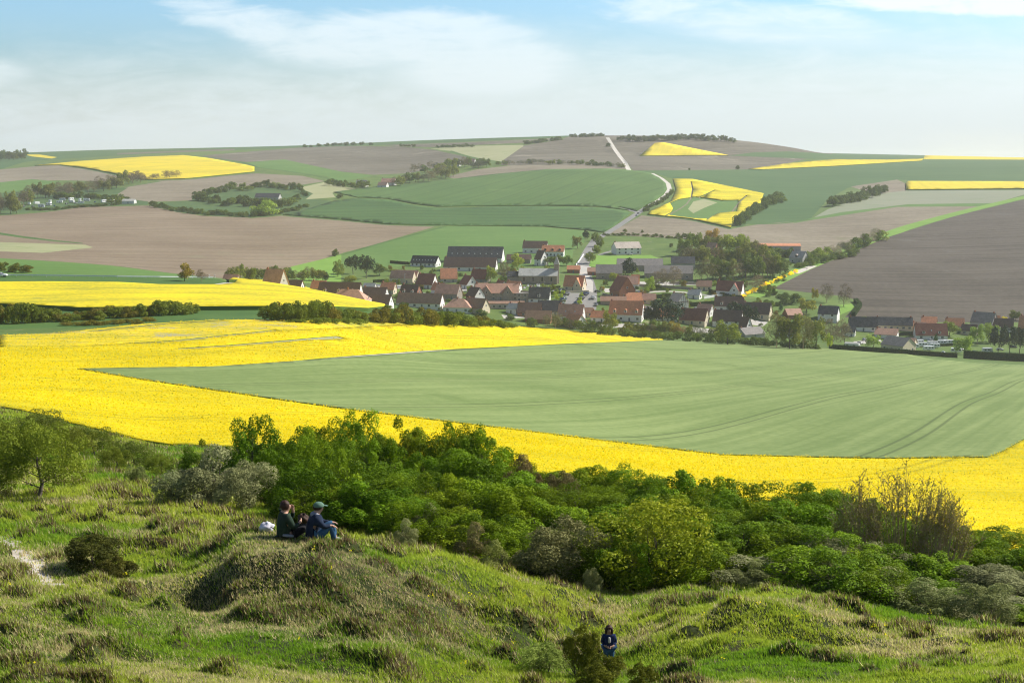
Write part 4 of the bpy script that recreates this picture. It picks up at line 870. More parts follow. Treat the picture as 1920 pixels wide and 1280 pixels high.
def house(u, v, L, W, H, R_, yaw, wall, roof, label, name='house', cat='house', win=3, chim=1, dorm=0, hip=False, door=True, gwin=1, ymin=780, dcol='w_white', skylights=0, twin=False, flatroof=False, timber=False, gablew=None, xgable=0, loc=None):
    x, y, z = loc or hit(u, v, ymin)
    x0, y0 = x, y
    yw = R(yaw)
    # the pixel names the foot of the front wall; the centre lies half a width behind it
    cx_, cy_ = x - math.sin(yw) * -W/2 * -1, y + math.cos(yw) * W/2
    zz = min(float(terr_z(cx_, cy_)), z)
    root = empty(name, (cx_, cy_, zz), yw); tag(root, label, cat); HOUSE_BASE.append((cx_, cy_, max(L, W) / 2))
    wm = MB()
    if flatroof: wm.box(-L/2, L/2, -W/2, W/2, -3, H)
    elif hip: wm.box(-L/2, L/2, -W/2, W/2, -3, H)
    elif twin:
        for k in (-1, 1): wm.poly([(-L/2, k*W/4 - W/4, -3), (-L/2, k*W/4 + W/4, -3), (-L/2, k*W/4 + W/4, H), (-L/2, k*W/4, H + R_), (-L/2, k*W/4 - W/4, H)], (L, 0, 0))
    else: wm.poly([(-L/2, -W/2, -3), (-L/2, W/2, -3), (-L/2, W/2, H), (-L/2, 0, H + R_), (-L/2, -W/2, H)], (L, 0, 0))
    wm.build('wall', 'w_' + wall, root)
    if gablew:
        gw = MB(); gw.poly([(L/2, -W/2, 0), (L/2, W/2, 0), (L/2, W/2, H), (L/2, 0, H + R_), (L/2, -W/2, H)], (.05, 0, 0)); o = gw.build('gable_wall', 'w_' + gablew, root)
    rm = MB()
    if flatroof: rm.box(-L/2 - .3, L/2 + .3, -W/2 - .3, W/2 + .3, H, H + R_)
    elif hip: hip_roof(rm, L, W, H, R_)
    elif twin:
        for k in (-1, 1): gable_roof(rm, L, W/2, H, R_, .2, y0=k * W/4)
    else: gable_roof(rm, L, W, H, R_)
    r = rm.build('roof', 'r_' + roof, root)
    for i in range(chim):
        cxx = (-L/2 + .8, L/2 - .8, 0)[i % 3] if not hip else (-.8, .8)[i % 2]
        c = MB().box(cxx - .4, cxx + .4, -.35, .35, H + R_ - .6, H + R_ + 1.0).build('chimney', 'w_brick', r)
        MB().box(cxx - .2, cxx + .2, -.15, .15, H + R_ + 1.0, H + R_ + 1.3)
    fl = 2 if H > 4.6 else 1
    for k in range(fl):
        zz_ = 0.9 + 2.6 * k
        if zz_ + 1.3 > H: continue
        for i in range(win):
            xx = -L/2 + L * (i + .5) / win
            if k == 0 and door and i == win // 2: continue
            window(root, xx, -W/2, zz_, 1.35, 1.35, 'f')
    if door and win:
        xx = -L/2 + L * (win // 2 + .5) / win; MB().box(xx - .5, xx + .5, -W/2 - .07, -W/2, 0, 2.1).build('door', 'door_paint', root)
    for i in range(gwin):
        off = .06 if gablew else .0
        window(root, L/2 + off, (0,) [0] if gwin == 1 else (-W/4 + i * W/2), 0.9 if i or gwin > 1 else (H + R_ * .15 if R_ > 3 else .9), 1.0, 1.1, 'r')
        if gwin == 1 and H > 2.4: window(root, L/2 + off, -W/5, .9, 1.0, 1.2, 'r')
    for i in range(dorm):
        xx = -L/2 + L * (i + .5) / dorm; zb = H + R_ * .12; yb = -W/2 * (1 - .12) - .15; dd = R_ * .5
        d = MB().box(xx - .8, xx + .8, yb, yb + W/2 * .55, zb, zb + 1.5).build('dormer', dcol, root)
        rr = MB(); rr.poly([(xx - 1.05, yb - .2, zb + 1.5), (xx + 1.05, yb - .2, zb + 1.5), (xx, yb - .2, zb + 2.3)], (0, W/2 * .6, 0)); rr.build('dormer_roof', 'r_' + roof, d)
        MB().box(xx - .45, xx + .45, yb - .05, yb, zb + .25, zb + 1.3).build('pane', 'pane', d)
    if skylights:
        for i in range(skylights):
            xx = -L/2 + L * (i + .8) / (skylights + .6); sy = -W/2 * .7; sz = H + R_ * .3 + .24
            sk = MB(); n = Vector((0, -R_, W/2)).normalized(); up = Vector((0, W/2, R_)).normalized(); p = Vector((xx, sy, sz))
            sk.poly([p - Vector((.35, 0, 0)), p + Vector((.35, 0, 0)), p + Vector((.35, 0, 0)) + up * 1.0, p - Vector((.35, 0, 0)) + up * 1.0], n * .08); sk.build('skylight', 'w_metalgrey', r)
    if timber:
        tb = MB()
        for k in range(5):
            yy_ = -W/2 + W * (k + .5) / 5; hh = H + R_ * (1 - abs(yy_) / (W/2)) - .3
            tb.box(L/2 + .05, L/2 + .11, yy_ - .14, yy_ + .14, 0, hh)
        tb.box(L/2 + .05, L/2 + .12, -W/2, W/2, H - .15, H + .15); tb.build('timber_frame', 'w_timber', root)
    for i in range(xgable):
        xx = -L/2 + L * (i + .5) / xgable if xgable > 1 else L * .22; gw_ = min(6.0, L * .4); gh = R_ * .8
        gb = MB(); gb.poly([(xx - gw_/2, -W/2 - .8, 0), (xx + gw_/2, -W/2 - .8, 0), (xx + gw_/2, -W/2 - .8, H), (xx, -W/2 - .8, H + gh), (xx - gw_/2, -W/2 - .8, H)], (0, W/2, 0)); q = gb.build('front_gable', 'w_' + wall, root)
        rr = MB()
        for sg_ in (-1, 1):
            a = (xx + sg_ * (gw_/2 + .3), -W/2 - 1.1, H - .25); b = (xx, -W/2 - 1.1, H + gh)
            rr.poly([a, b, (b[0], b[1], b[2] + .22), (a[0], a[1], a[2] + .22)], (0, W/2 + .8, 0))
        rr.build('gable_roof', 'r_' + roof, q)
        wq = MB().box(xx - .6, xx + .6, -W/2 - .87, -W/2 - .8, H - .2, H + 1.1).build('window', 'w_trim', q); MB().box(xx - .5, xx + .5, -W/2 - .9, -W/2 - .87, H - .1, H + 1.0).build('pane', 'pane', wq)
    return root
HS = [
 # u, v(foot of front wall), L, W, H, R, yaw, wall, roof, label, options
 (793,500,21,9,2.8,5,-24,'white','slate','long white building with black slate roof and a row of skylights',dict(skylights=8,gwin=2,chim=0,win=6)),
 (889,492,42,15,3.5,8,-9,'white','slate','largest barn of the village, with long black slate roof',dict(name='barn',cat='barn',chim=0,skylights=9,win=6,door=False,ymin=930)),
 (880,508,38,11,3,6.5,-9,'white','darkbrown','long brown black roofed barn directly in front of the largest barn',dict(name='barn',cat='barn',chim=1,win=5)),
 (1002,475,19,9,4.5,5,-10,'white','darkbrown','white farmhouse with dark brown roof at the top of the village',dict(win=4,ymin=950)),
 (1036,481,17,9,4,4.5,-8,'white','orange','white house with orange roof and three dormers at the village top',dict(dorm=3,win=6,dcol='w_timber',chim=1,ymin=940)),
 (842,530,11,9,3,6.5,5,'greywall','orange','grey house with steep orange roof before the long barns',dict(win=2,chim=0)),
 (752,531,17,13,3.6,4.5,-20,'cream','pink','pinkish roofed double gabled barn left of the village centre',dict(twin=True,chim=0,win=2,gwin=2,name='barn',cat='barn')),
 (795,541,12,9,3,6.5,-24,'white','darkred','white house with dark red roof and porch next to the double gabled barn',dict(win=2)),
 (868,541,9,9,3,5.5,-55,'white','darkred','small house turning its white gable forward, dark red roof',dict(win=2)),
 (895,530,11,9,3,6,-25,'stone','darkred','stone house with dark red roof beside the round light green tree',dict(win=2)),
 (1008,498,6,9,5,6,-40,'white','darkbrown','narrow house behind the church with a tall white gable',dict(win=1,ymin=900)),
 (972,494,18,8,3,3.5,-6,'stone','darkbrown','low dark roofed farm building behind the light green tree',dict(win=2,chim=0,ymin=900)),
 (836,562,15,10,4,5.5,-18,'stone','pink','pink brown roofed house below the steep orange roof',dict(win=2)),
 (932,564,27,11,5,5.5,0,'stone','pink','large stone inn with long red brown roof and two front gables',dict(xgable=2,win=6,name='inn',cat='inn',chim=2)),
 (882,566,9,8,4,5,-50,'brick','darkbrown','brick house with a white gable at the left end of the inn',dict(gablew='white')),
 (1010,568,13,10,3,6.5,-8,'white','slate','black roofed house with one white dormer below the churchyard',dict(dorm=1,win=3)),
 (979,566,8,7,5,.5,0,'stone','grey','flat roofed stone cube house between inn and black roofed house',dict(flatroof=True,chim=0,win=2)),
 (942,579,27,6,3.2,1.2,0,'greywall','brown','long low building with a row of windows below the inn',dict(win=8,chim=1,door=False)),
 (784,577,28,9,3,5.5,-16,'white','brown','long brown roofed house with white right gable above the hedge',dict(win=6,gwin=2)),
 (764,560,12,9,3,5.5,-25,'brick','darkbrown','dark roofed house with orange brick gable and two white dormers',dict(dorm=2,win=2)),
 (856,586,17,11,3,5,-12,'white','pink','hipped pinkish roofed bungalow',dict(hip=True,win=3,chim=1)),
 (887,587,13,9,3.2,5.5,-32,'cream','brown','brown roofed house with a sunlit cream gable',dict(win=2,gwin=1)),
 (958,588,8,7,3,3,-40,'white','pale','small pale roofed white house left of the long dark roof',dict(win=1)),
 (992,594,14,9,2.8,5.5,-6,'brick','darkbrown','dark brown roofed house with a low orange lean-to',dict(win=2)),
 (1030,592,14,10,2.8,6,-6,'white','slate','black roofed house just right of the dark brown one',dict(win=2,chim=0)),
 (1068,603,15,10,3.5,6.5,-15,'white','pink','house with red brown roof and white gable near the car park',dict(win=2,skylights=2)),
 (1068,613,11,9,2.6,4.5,-50,'white','orange','orange roofed white house before the one near the car park',dict(win=1,chim=0)),
 (1074,545,13,9,3.2,6.5,-20,'cream','orange','bright orange roofed house beside the village street',dict(win=3,chim=0,xgable=1)),
 (1008,606,15,8,2.6,4.5,-10,'brick','brown','brown roofed house half hidden by shrubs above the yellow field',dict(win=2,chim=0)),
 (508,546,10,8,4,7,-25,'greywall','pink','pink red roofed house rising above the yellow shoulder field',dict(win=1,ymin=700)),
 (540,550,15,8,3,5.0,-14,'white','darkbrown','dark roofed house with white gable behind the yellow shoulder field',dict(win=2,ymin=700)),
 (634,560,26,9,3.4,6.5,-12,'white','darkbrown','long dark brown roofed house with three white dormers',dict(dorm=3,win=4,gwin=2,ymin=760)),
 (650,574,20,11,3.4,5.5,-10,'white','pink','wide pinkish hipped roof just behind the yellow shoulder field',dict(hip=True,win=2,ymin=720)),
 (700,562,15,8,3,4.5,-14,'white','darkbrown','dark roof with small white gable left of the car by the lawn',dict(win=2,ymin=740)),
 (706,578,15,9,3,5,-16,'white','darkbrown','low dark roofed house at the right tip of the shoulder field',dict(win=2,ymin=700,chim=0)),
 (430,540,8,7,3,3.5,-10,'stone','brown','small roof peeping over the yellow field at its upper left',dict(win=1,ymin=800,chim=0)),
 (1179,477,21,11,5,4.5,17,'white','lightroof','large white villa with pale pink roof alone on the slope',dict(win=4,ymin=950)),
 (1142,524,18,10,4.5,5.5,-3,'stone','grey','left grey roofed farm barn by the village street',dict(name='barn',cat='barn',win=2,chim=0)),
 (1200,508,33,12,4,4.5,-3,'stone','grey','long grey roofed barn behind the dark fir tree',dict(name='barn',cat='barn',win=0,chim=0,door=False,ymin=870)),
 (1281,505,17,10,4.5,4.5,-4,'greywall','slate','black shed with open grey front at the farm right end',dict(name='shed',cat='shed',win=0,chim=0,ymin=900)),
 (1254,523,34,11,4,5,-4,'stone','grey','wide grey farm building behind the bare trees',dict(name='barn',cat='barn',win=4,chim=0,ymin=860)),
 (1176,541,14,9,3,5,-6,'white','pink','house with light brown roof left of the small orange roof',dict(win=2,chim=0)),
 (1191,541,5,8,3.5,5.5,-6,'white','orange','narrow steep orange roofed wing beside the light brown roof',dict(win=1,chim=0)),
 (1152,557,12,12,4.5,8.5,-62,'brick','darkred','tall dark red gabled house with pale bargeboards by the street',dict(win=2,chim=1)),
 (1150,572,16,8,2.6,2.5,-4,'stone','brown','low brown roofed annex below the tall dark red gabled house',dict(win=1,chim=0)),
 (1172,602,20,12,4.2,7.5,-14,'white','orange','big orange roofed house with white dormers left of the pine',dict(dorm=3,win=4,gwin=2)),
 (1262,577,10,8,4,5,-58,'white','lightroof','small half timbered house with pale roof in the gardens',dict(win=2,timber=True,gwin=0)),
 (1249,602,13,8,3,4,-8,'white','orange','orange roofed house hidden behind the spreading pine',dict(win=2)),
 (1297,609,16,10,3,6.5,-24,'cream','darkred','dark red roofed house with cream right gable behind the hedge trees',dict(win=3)),
 (1366,556,17,10,4,6,-20,'white','darkred','large white house with pink dormered cross gable beside the yellow hedge',dict(xgable=1,win=3,gwin=2)),
 (1458,468,38,18,3,1.6,-6,'greywall','orange','wide low farm hall with flat orange roof behind the wood',dict(name='barn',cat='barn',win=0,chim=0,ymin=1000)),
 (1492,493,12,10,4,5,-42,'greywall','lightroof','house with gleaming pale roof above the farm track',dict(dorm=1,win=2,gwin=2,ymin=950,dcol='w_timber')),
 (1330,482,8,8,5,6,-40,'brick','pink','red brown roof hidden in the wood under the copper tree',dict(win=1,ymin=930,chim=1)),
 (1401,474,11,9,3,4.5,-30,'stone','pink','pinkish roof corner between the wood and the orange hall',dict(win=1,ymin=980,chim=0)),
 (1362,617,17,10,5,6,-18,'white','darkbrown','white two storey house with brown roof behind the round garden tree',dict(win=3,dorm=0)),
 (1366,584,18,9,3.5,5.5,-14,'white','darkbrown','dark roofed house with two pale dormers behind the white one',dict(dorm=2,win=2)),
 (1416,597,17,11,3,6.5,-22,'cream','darkbrown','dark brown roofed barn like house with cream stone gable',dict(win=2,chim=1)),
 (1491,598,10,8,2.6,3.5,14,'brick','pink','small pink roof amid the gardens right of the cream gable',dict(win=1,chim=0)),
 (1551,603,12,9,5,4.5,-24,'white','slate','tall white house with black slate roof near the dark field',dict(win=2,gwin=0)),
 (1391,626,6,6,4,6,-50,'white','darkbrown','slim white pointed gable among the pines',dict(win=1,chim=0)),
 (1416,633,15,10,2.2,3.5,30,'greywall','grey','greyish low roof leaning beside the round bare trees',dict(win=1,chim=1)),
 (1619,621,17,8,3,5.5,-8,'white','slate','left half of the long slate roofed row, white wall',dict(win=3)),
 (1677,619,22,8,3.2,4.5,-8,'cream','slate','right half of the long slate roofed row, cream wall',dict(win=6,chim=2)),
 (1660,635,13,9,2.6,3.2,-24,'white','pink','pinkish low roof behind the white bungalow',dict(win=2)),
 (1672,657,15,12,3.6,4.2,-52,'cream','grey','white bungalow with grey brown roof beside the caravans',dict(win=3,gwin=2,chim=0)),
 (1702,651,7,7,3,2.2,-30,'cream','brown','little cream annex right of the bungalow',dict(win=1,chim=0)),
 (1747,637,19,9,3,6.5,-4,'white','darkred','dark red roofed house with two white dormers above the campsite',dict(dorm=2,win=3,skylights=1)),
 (1741,614,9,8,3,3.5,-20,'greywall','orange','grey house with a small orange roof behind the dark red one',dict(win=1)),
 (1839,616,14,10,4,6,-40,'greywall','grey','grey gabled house half behind the poplar greens at right',dict(win=2,chim=2,gwin=2)),
 (1926,626,11,10,4,7,-30,'brick','orange','orange roof cut by the right edge of the picture',dict(win=1)),
 (1010,462,0,0,0,0,0,'','','',None),
 (960,548,9,7,3,4,-20,'white','orange','small white house with orange roof behind the inn',dict(win=2,ymin=850)),
 (905,552,8,7,3,4,15,'cream','brown','small cream house with brown roof above the inn left end',dict(win=2)),
 (818,551,8,7,2.8,4,-30,'white','orange','little orange roofed house between the dark roofs, left centre',dict(win=1)),
 (725,551,9,7,3,4,-15,'cream','orange','little orange roofed house left of the house with the brick gable',dict(win=2)),
 (1112,516,8,6,2.6,2.5,-8,'brick','pink','small brick shed at the top of the pale square',dict(win=1,chim=0)),
 (1075,512,9,6,2.6,2.5,-6,'brick','orange','low brick shed behind the bright orange roofed house',dict(win=1,chim=0)),
 (1121,604,9,7,3,3.5,-18,'white','orange','small white house with orange roof at the lower street corner',dict(win=2)),
 (1098,594,8,6,2.8,2.5,-12,'cream','brown','low cream building right of the house near the car park',dict(win=3,chim=0)),
 (1205,596,10,8,3,4,-20,'white','pale','pale roofed house between the big orange roof and the spreading pine',dict(win=2)),
 (1215,570,9,7,2.8,3.5,-10,'cream','pink','cream cottage with pink roof beyond the clipped hedge',dict(win=2)),
 (1190,572,10,7,3,4.5,10,'brick','orange','red brick cottage with orange roof behind the big orange roofed house',dict(win=2)),
 (1318,592,9,7,3,4,-30,'white','pink','white cottage with pink roof right of the cream gabled house',dict(win=1)),
 (1320,545,10,7,3,3.5,-8,'cream','brown','low cream house under the wood left of the large white house',dict(win=3)),
 (1300,560,8,6,2.6,3,-25,'white','pale','tiny white house with pale roof by the pale footpath',dict(win=1)),
 (1474,632,10,7,3,3,-20,'white','brown','brown roofed white house glimpsed right of the great olive clump',dict(win=2)),
 (1590,630,8,6,2.6,3,-20,'white','slate','small dark roofed white house above the mobile home',dict(win=2)),
 (1722,622,8,6,2.6,3,-20,'cream','pink','small pinkish house left of the dark red roof',dict(win=1)),
 (1790,620,11,8,3,4.5,-15,'white','orange','orange roofed white house right of the dark red roof',dict(win=2)),
 (1815,628,9,7,2.8,3.5,-30,'cream','darkbrown','small dark roofed house before the grey gabled house',dict(win=2)),
 (1880,622,12,8,3,5,-20,'white','darkbrown','white house with dark roof between grey gable and cut orange roof',dict(win=3)),
 (1860,612,9,7,2.8,4,-20,'brick','orange','small brick house right of the grey gabled house',dict(win=1)),
 (932,545,8,6,2.6,4,-60,'white','darkred','small gabled white house above the right end of the inn',dict(win=1,ymin=850)),
 (690,548,8,6,2.6,3,-20,'white','pale','small white garage left of the lawn cars',dict(win=1,chim=0)),
 (595,547,9,7,2.8,4,-14,'cream','orange','small orange roofed house between the dark roofs behind the yellow field',dict(win=1,ymin=760)),
 (338*2,350,14,9,3,5,-20,'white','lightroof','pale roofed hamlet house left of the pink roofs',dict(win=2,ymin=1400)),
 (727,348,18,11,4,5,-10,'white','pink','pink roofed hamlet farmhouse amid far trees',dict(win=3,ymin=1400)),
 (716,352,12,8,3,4,-20,'white','pink','lower pinkish roof in front of the hamlet farmhouse',dict(win=1,ymin=1400,chim=0)),
 (853,312,14,9,4,5,-20,'white','orange','tiny orange roofed hamlet house among the upper trees',dict(win=1,ymin=1600)),
 (881,309,14,9,4,5,-20,'white','pink','tiny pink roofed house right of the orange one in the hamlet',dict(win=1,ymin=1600)),
 (500,376,28,12,4,4,-8,'greywall','slate','blue grey roofed shed in the scrub of the left valley',dict(name='shed',cat='shed',win=0,chim=0,ymin=1250)),
 (240,382,14,7,3,2,-8,'white','pale','white sanitary hut at the right end of the camper van site',dict(name='hut',cat='hut',win=1,chim=0,ymin=1300)),
]
for h in HS:
    if h[10] is None: continue
    house(*h[:9], h[9], **h[10])
# church: nave, lower chancel, bell turret with spire
x, y, z = hit(1010, 532, 850)
ch = empty('church', (x, y + 5, z), R(-5)); tag(ch, 'stone village church with pale lead roof and small spire', 'church')
m_ = MB(); m_.poly([(-13, -5.5, -3), (-13, 5.5, -3), (-13, 5.5, 5.5), (-13, 0, 10), (-13, -5.5, 5.5)], (26, 0, 0)); nv = m_.build('nave', 'w_stone', ch)
m_ = MB(); gable_roof(m_, 26, 11, 5.5, 4.5); m_.build('nave_roof', 'r_pale', ch)
m_ = MB(); m_.poly([(-21, -4, -3), (-21, 4, -3), (-21, 4, 4.5), (-21, 0, 8), (-21, -4, 4.5)], (7.95, 0, 0)); m_.build('chancel', 'w_stone', ch)
m_ = MB(); gable_roof(m_, 7.5, 8, 4.5, 3.4, .2); o = m_.build('chancel_roof', 'r_slate', ch); o.location = (-17.1, 0, .05)
for i in range(4):
    xx = -9.5 + 6.2 * i; wn = MB().box(xx - .55, xx + .55, -5.58, -5.5, 1.8, 4.4).build('window', 'pane', ch)
    MB().box(xx + 2.7, xx + 3.3, -6.2, -5.5, 0, 4.6).build('buttress', 'w_stone', ch)
tw = MB().box(10.6, 13.9, -1.6, 1.6, 0, 13).build('bell_turret', 'w_stone', ch)
m_ = MB(); b = len(m_.V); m_.V += [(10.3, -1.9, 13), (14.2, -1.9, 13), (14.2, 1.9, 13), (10.3, 1.9, 13), (12.25, 0, 19)]; m_.F += [(0, 1, 4), (1, 2, 4), (2, 3, 4), (3, 0, 4), (3, 2, 1, 0)]
m_.build('spire', 'r_pale', tw)
HOUSE_BASE.append((x, y + 5, 20))
# gravestones
rg = random.Random(5)
for i in range(46):
    u = rg.uniform(972, 1056); v = rg.uniform(534, 543) + (4 if u > 1035 else 0); x, y, z = hit(u, v, 800)
    w_ = rg.uniform(.7, 1.1); hh = rg.uniform(.9, 1.5); root = empty('gravestone', (x, y, z), rg.uniform(-.3, .3)); tag(root, 'pale gravestone in the churchyard before the church', 'gravestone', 'gravestones of the churchyard')
    mt = rg.choice(['w_trim', 'w_greywall', 'w_stone']); MB().poly([(-w_/2, -.12, -.2), (w_/2, -.12, -.2), (w_/2, -.12, hh * .8), (w_/4, -.12, hh), (-w_/4, -.12, hh), (-w_/2, -.12, hh * .8)], (0, .24, 0)).build('headstone', mt, root)
    MB().box(-w_/2, w_/2, -2.0, -.14, -.2, .25).build('slab', mt, root)

# ------------------------------------------------------------------ vehicles
def rounded(pts, y0, y1, inset=0.12):
    """side profile extruded across the width with tucked-in edges"""
    V, Fc = [], []; n = len(pts); cx_ = sum(p[0] for p in pts) / n; cz_ = sum(p[1] for p in pts) / n
    for yy_, k in ((y0, 1 - inset), (y0 + (y1 - y0) * .1, 1), (y1 - (y1 - y0) * .1, 1), (y1, 1 - inset)):
        V += [(cx_ + (p[0] - cx_) * k, yy_, cz_ + (p[1] - cz_) * k) for p in pts]
    for a in range(3):
        for i in range(n): j = (i + 1) % n; Fc.append((a*n+i, a*n+j, (a+1)*n+j, (a+1)*n+i))
    Fc.append(tuple(range(n))); Fc.append(tuple(range(4*n-1, 3*n-1, -1))); return V, Fc
def wheels(root, xs, w_, r=.32):
    for xx in xs:
        for s in (-1, 1):
            m_ = MB(); n = 14; m_.poly([(xx + r * math.cos(2*math.pi*k/n), s * w_/2 - .1, r + r * math.sin(2*math.pi*k/n)) for k in range(n)], (0, .2, 0)); o = m_.build('wheel', 'rubber', root)
            m_ = MB(); m_.poly([(xx + r*.55 * math.cos(2*math.pi*k/n), s * (w_/2 + .105) - .01, r + r*.55 * math.sin(2*math.pi*k/n)) for k in range(n)], (0, .02, 0)); m_.build('rim', 'w_metalgrey', o)
def make_car(color):
    root = empty('parked_car', (0, 0, 0)); m_ = MB()
    m_.V, m_.F = rounded([(-2.1, .35), (2.1, .35), (2.15, .75), (1.95, .95), (.95, 1.05), (-1.95, 1.08), (-2.15, .8)], -.86, .86, .06); m_.build('body', 'car_' + color, root, True)
    m_ = MB(); m_.V, m_.F = rounded([(-1.85, 1.0), (1.05, 1.0), (.35, 1.46), (-1.35, 1.48)], -.76, .76, .15); gl_ = m_.build('windows', 'pane', root, True)
    m_ = MB(); m_.V, m_.F = rounded([(-1.4, 1.45), (.42, 1.44), (.30, 1.51), (-1.25, 1.53)], -.66, .66, .05); m_.build('roof_panel', 'car_' + color, root, True)
    wheels(root, (-1.3, 1.35), 1.6); MB().box(2.08, 2.14, -.75, -.4, .62, .78).build('headlight', 'w_trim', root); MB().box(2.08, 2.14, .4, .75, .62, .78).build('headlight', 'w_trim', root)
    return root
def make_camper():
    root = empty('camper_van', (0, 0, 0)); m_ = MB(); m_.V, m_.F = rounded([(-3.3, .4), (2.0, .4), (2.9, .45), (3.0, 1.1), (2.3, 1.35), (2.0, 2.1), (2.6, 2.4), (2.3, 2.95), (-3.3, 2.95)], -1.1, 1.1, .04); m_.build('body', 'plastic_white', root)
    wheels(root, (-1.9, 2.0), 2.1, .36)
    for xx in (-2.4, -.4): MB().box(xx, xx + 1.1, -1.14, -1.06, 1.5, 2.1).build('window', 'pane', root)
    MB().box(2.03, 2.4, -.9, .9, 1.4, 2.0).build('windscreen', 'pane', root); MB().box(.95, 1.65, -1.13, -1.05, .6, 2.3).build('door', 'w_greywall', root)
    return root
def make_caravan():
    root = empty('caravan', (0, 0, 0)); m_ = MB(); m_.V, m_.F = rounded([(-2.9, .5), (2.7, .5), (3.0, 1.2), (2.7, 2.5), (-2.8, 2.6), (-3.0, 1.3)], -1.15, 1.15, .04); m_.build('body', 'plastic_white', root)
    wheels(root, (-.1,), 2.2, .33); MB().box(3.0, 4.1, -.08, .08, .4, .5).build('drawbar', 'w_metalgrey', root)
    for xx in (-2.2, -.2, 1.4): MB().box(xx, xx + .9, -1.19, -1.1, 1.4, 2.0).build('window', 'pane', root)
    MB().box(2.86, 2.95, -.7, .7, 1.3, 2.0).build('window', 'pane', root)
    return root
def copy_tree(o, parent=None):
    c = o.copy(); COL.objects.link(c)
    if parent is not None: c.parent = parent; c.matrix_parent_inverse = o.matrix_parent_inverse.copy()
    for ch_ in [q for q in o.children]: copy_tree(ch_, c)
    return c
PROTO = {}
def put(kind, u, v, yaw, label, cat, group=None, ymin=780, z=None, scale=1.0, name=None):
    x, y, zz = hit(u, v, ymin)
    if kind not in PROTO:
        o = PROTO[kind] = make_camper() if kind == 'camper' else make_caravan() if kind == 'caravan' else make_car(kind)
    else: o = copy_tree(PROTO[kind])
    o.location = (x, y, zz if z is None else z); o.rotation_euler = (0, 0, R(yaw)); o.scale = (scale,) * 3; tag(o, label, cat, group)
    if group is None and 'group' in o: del o['group']
    return o
put('white', 2, 519, 4, 'white car driving on the guard rail road at the left edge', 'car', ymin=470)
# far left camper site
CAM = [(35,386),(69,381.5),(92,384),(94,379),(112,379.5),(118,375.5),(134,374.5),(135,379),(150,376.5),(163,376),(152,380.5),(195,378.5),(210,378),(55,382.5),(78,387)]
for i, (u, v) in enumerate(CAM):
    put('camper' if i % 3 != 1 else 'caravan', u, v + 1.5, (15, 60, -30, 100, 5)[i % 5], 'white camper or caravan pitched on the far left campsite', 'camper van' if i % 3 != 1 else 'caravan', 'campers on the far left campsite', 1250, scale=1.15)
for i, (u, v) in enumerate([(62,388),(80,389),(102,387),(125,383),(142,382),(178,380),(45,388),(108,390)]):
    put(('dark', 'silver', 'blue')[i % 3], u, v, (70, 20, 110)[i % 3], 'small parked car between the campers of the far left campsite', 'car', 'cars on the far left campsite', 1250)
# right campsite
CV = [(1713,653,5,'front left'),(1741,657,3,''),(1729,650,8,''),(1752,652,4,''),(1722,645,6,''),(1764,646,5,''),(1748,648,2,''),(1778,645,4,''),(1793,661,-20,'')]
CVL = ['white caravan at the left front of the small campsite', 'front middle white caravan directly above the hedge and tent', 'white caravan behind the front pair, left of centre', 'white caravan in mid campsite with its end to the right', 'rearmost left caravan of the small campsite', 'long white caravan near the back of the campsite', 'caravan tucked between the two middle ones', 'rearmost right caravan beside the round willow', 'grey white caravan next to the hedge gap']
for (u, v, yw, _), lb in zip(CV, CVL): put('caravan', u, v, yw, lb, 'caravan', 'caravans of the small campsite', 780, scale=1.05)
put('camper', 1852, 661, 5, 'grey camper van right of the round willow behind the long hedge', 'camper van', None, 780)
for u, v, k, yw, lb in [(1805,657,'dark',40,'dark car parked by the hedge gap beside the willow'),(1746,640,'silver',10,'pale car in the yard below the dark red roof'),(1828,662,'dark',5,'dark car just behind the left end of the long hedge'),(1875,657,'silver',4,'silver car among the trunks of the right pines'),(1900,652,'dark',4,'dark car near the right picture edge'),(1650,658,'silver',3,'silver car left of the white bungalow'),(1612,645,'dark',30,'dark car beside the white mobile home'),
   (1622,638,'silver',35,'silver car behind the white mobile home'),(697,540,'silver',-12,'silver car on the lawn at the left of the village'),(740,542,'blue',-8,'dark blue car in front of the double gabled barn'),(1181,478,'white',4,'white car before the large white villa'),(1197,401,'dark',70,'dark car on the verge where the road bends'),(1194,405,'silver',65,'second car on the verge where the road bends'),(1306,580,'silver',25,'silver car on the lawn before the half timbered house'),(1186,612,'silver',5,'silver car below the big orange roofed house')]:
    put(k, u, v, yw, lb, 'car', None, 1200 if v < 410 else 780)
k = 0
for col_, (ua, va, ub, vb) in (('l', (1050, 573, 1063, 551)), ('r', (1078, 573, 1099, 551))):
    for i in range(7):
        t = i / 6; u = ua + (ub - ua) * t; v = va + (vb - va) * t
        put(('dark', 'silver', 'dark', 'blue', 'white')[k % 5], u, v, 12, 'parked car in the %s row of the village car park' % ('left' if col_ == 'l' else 'right'), 'car', 'cars in the village car park'); k += 1
put('white', 1112, 560, 95, 'white van parked in the village street', 'van', None, scale=1.35)
put('silver', 1118, 573, 95, 'silver car below the white van in the street', 'car', None)
put('dark', 1120, 548, 5, 'dark car in the shade behind the white van', 'car', None)
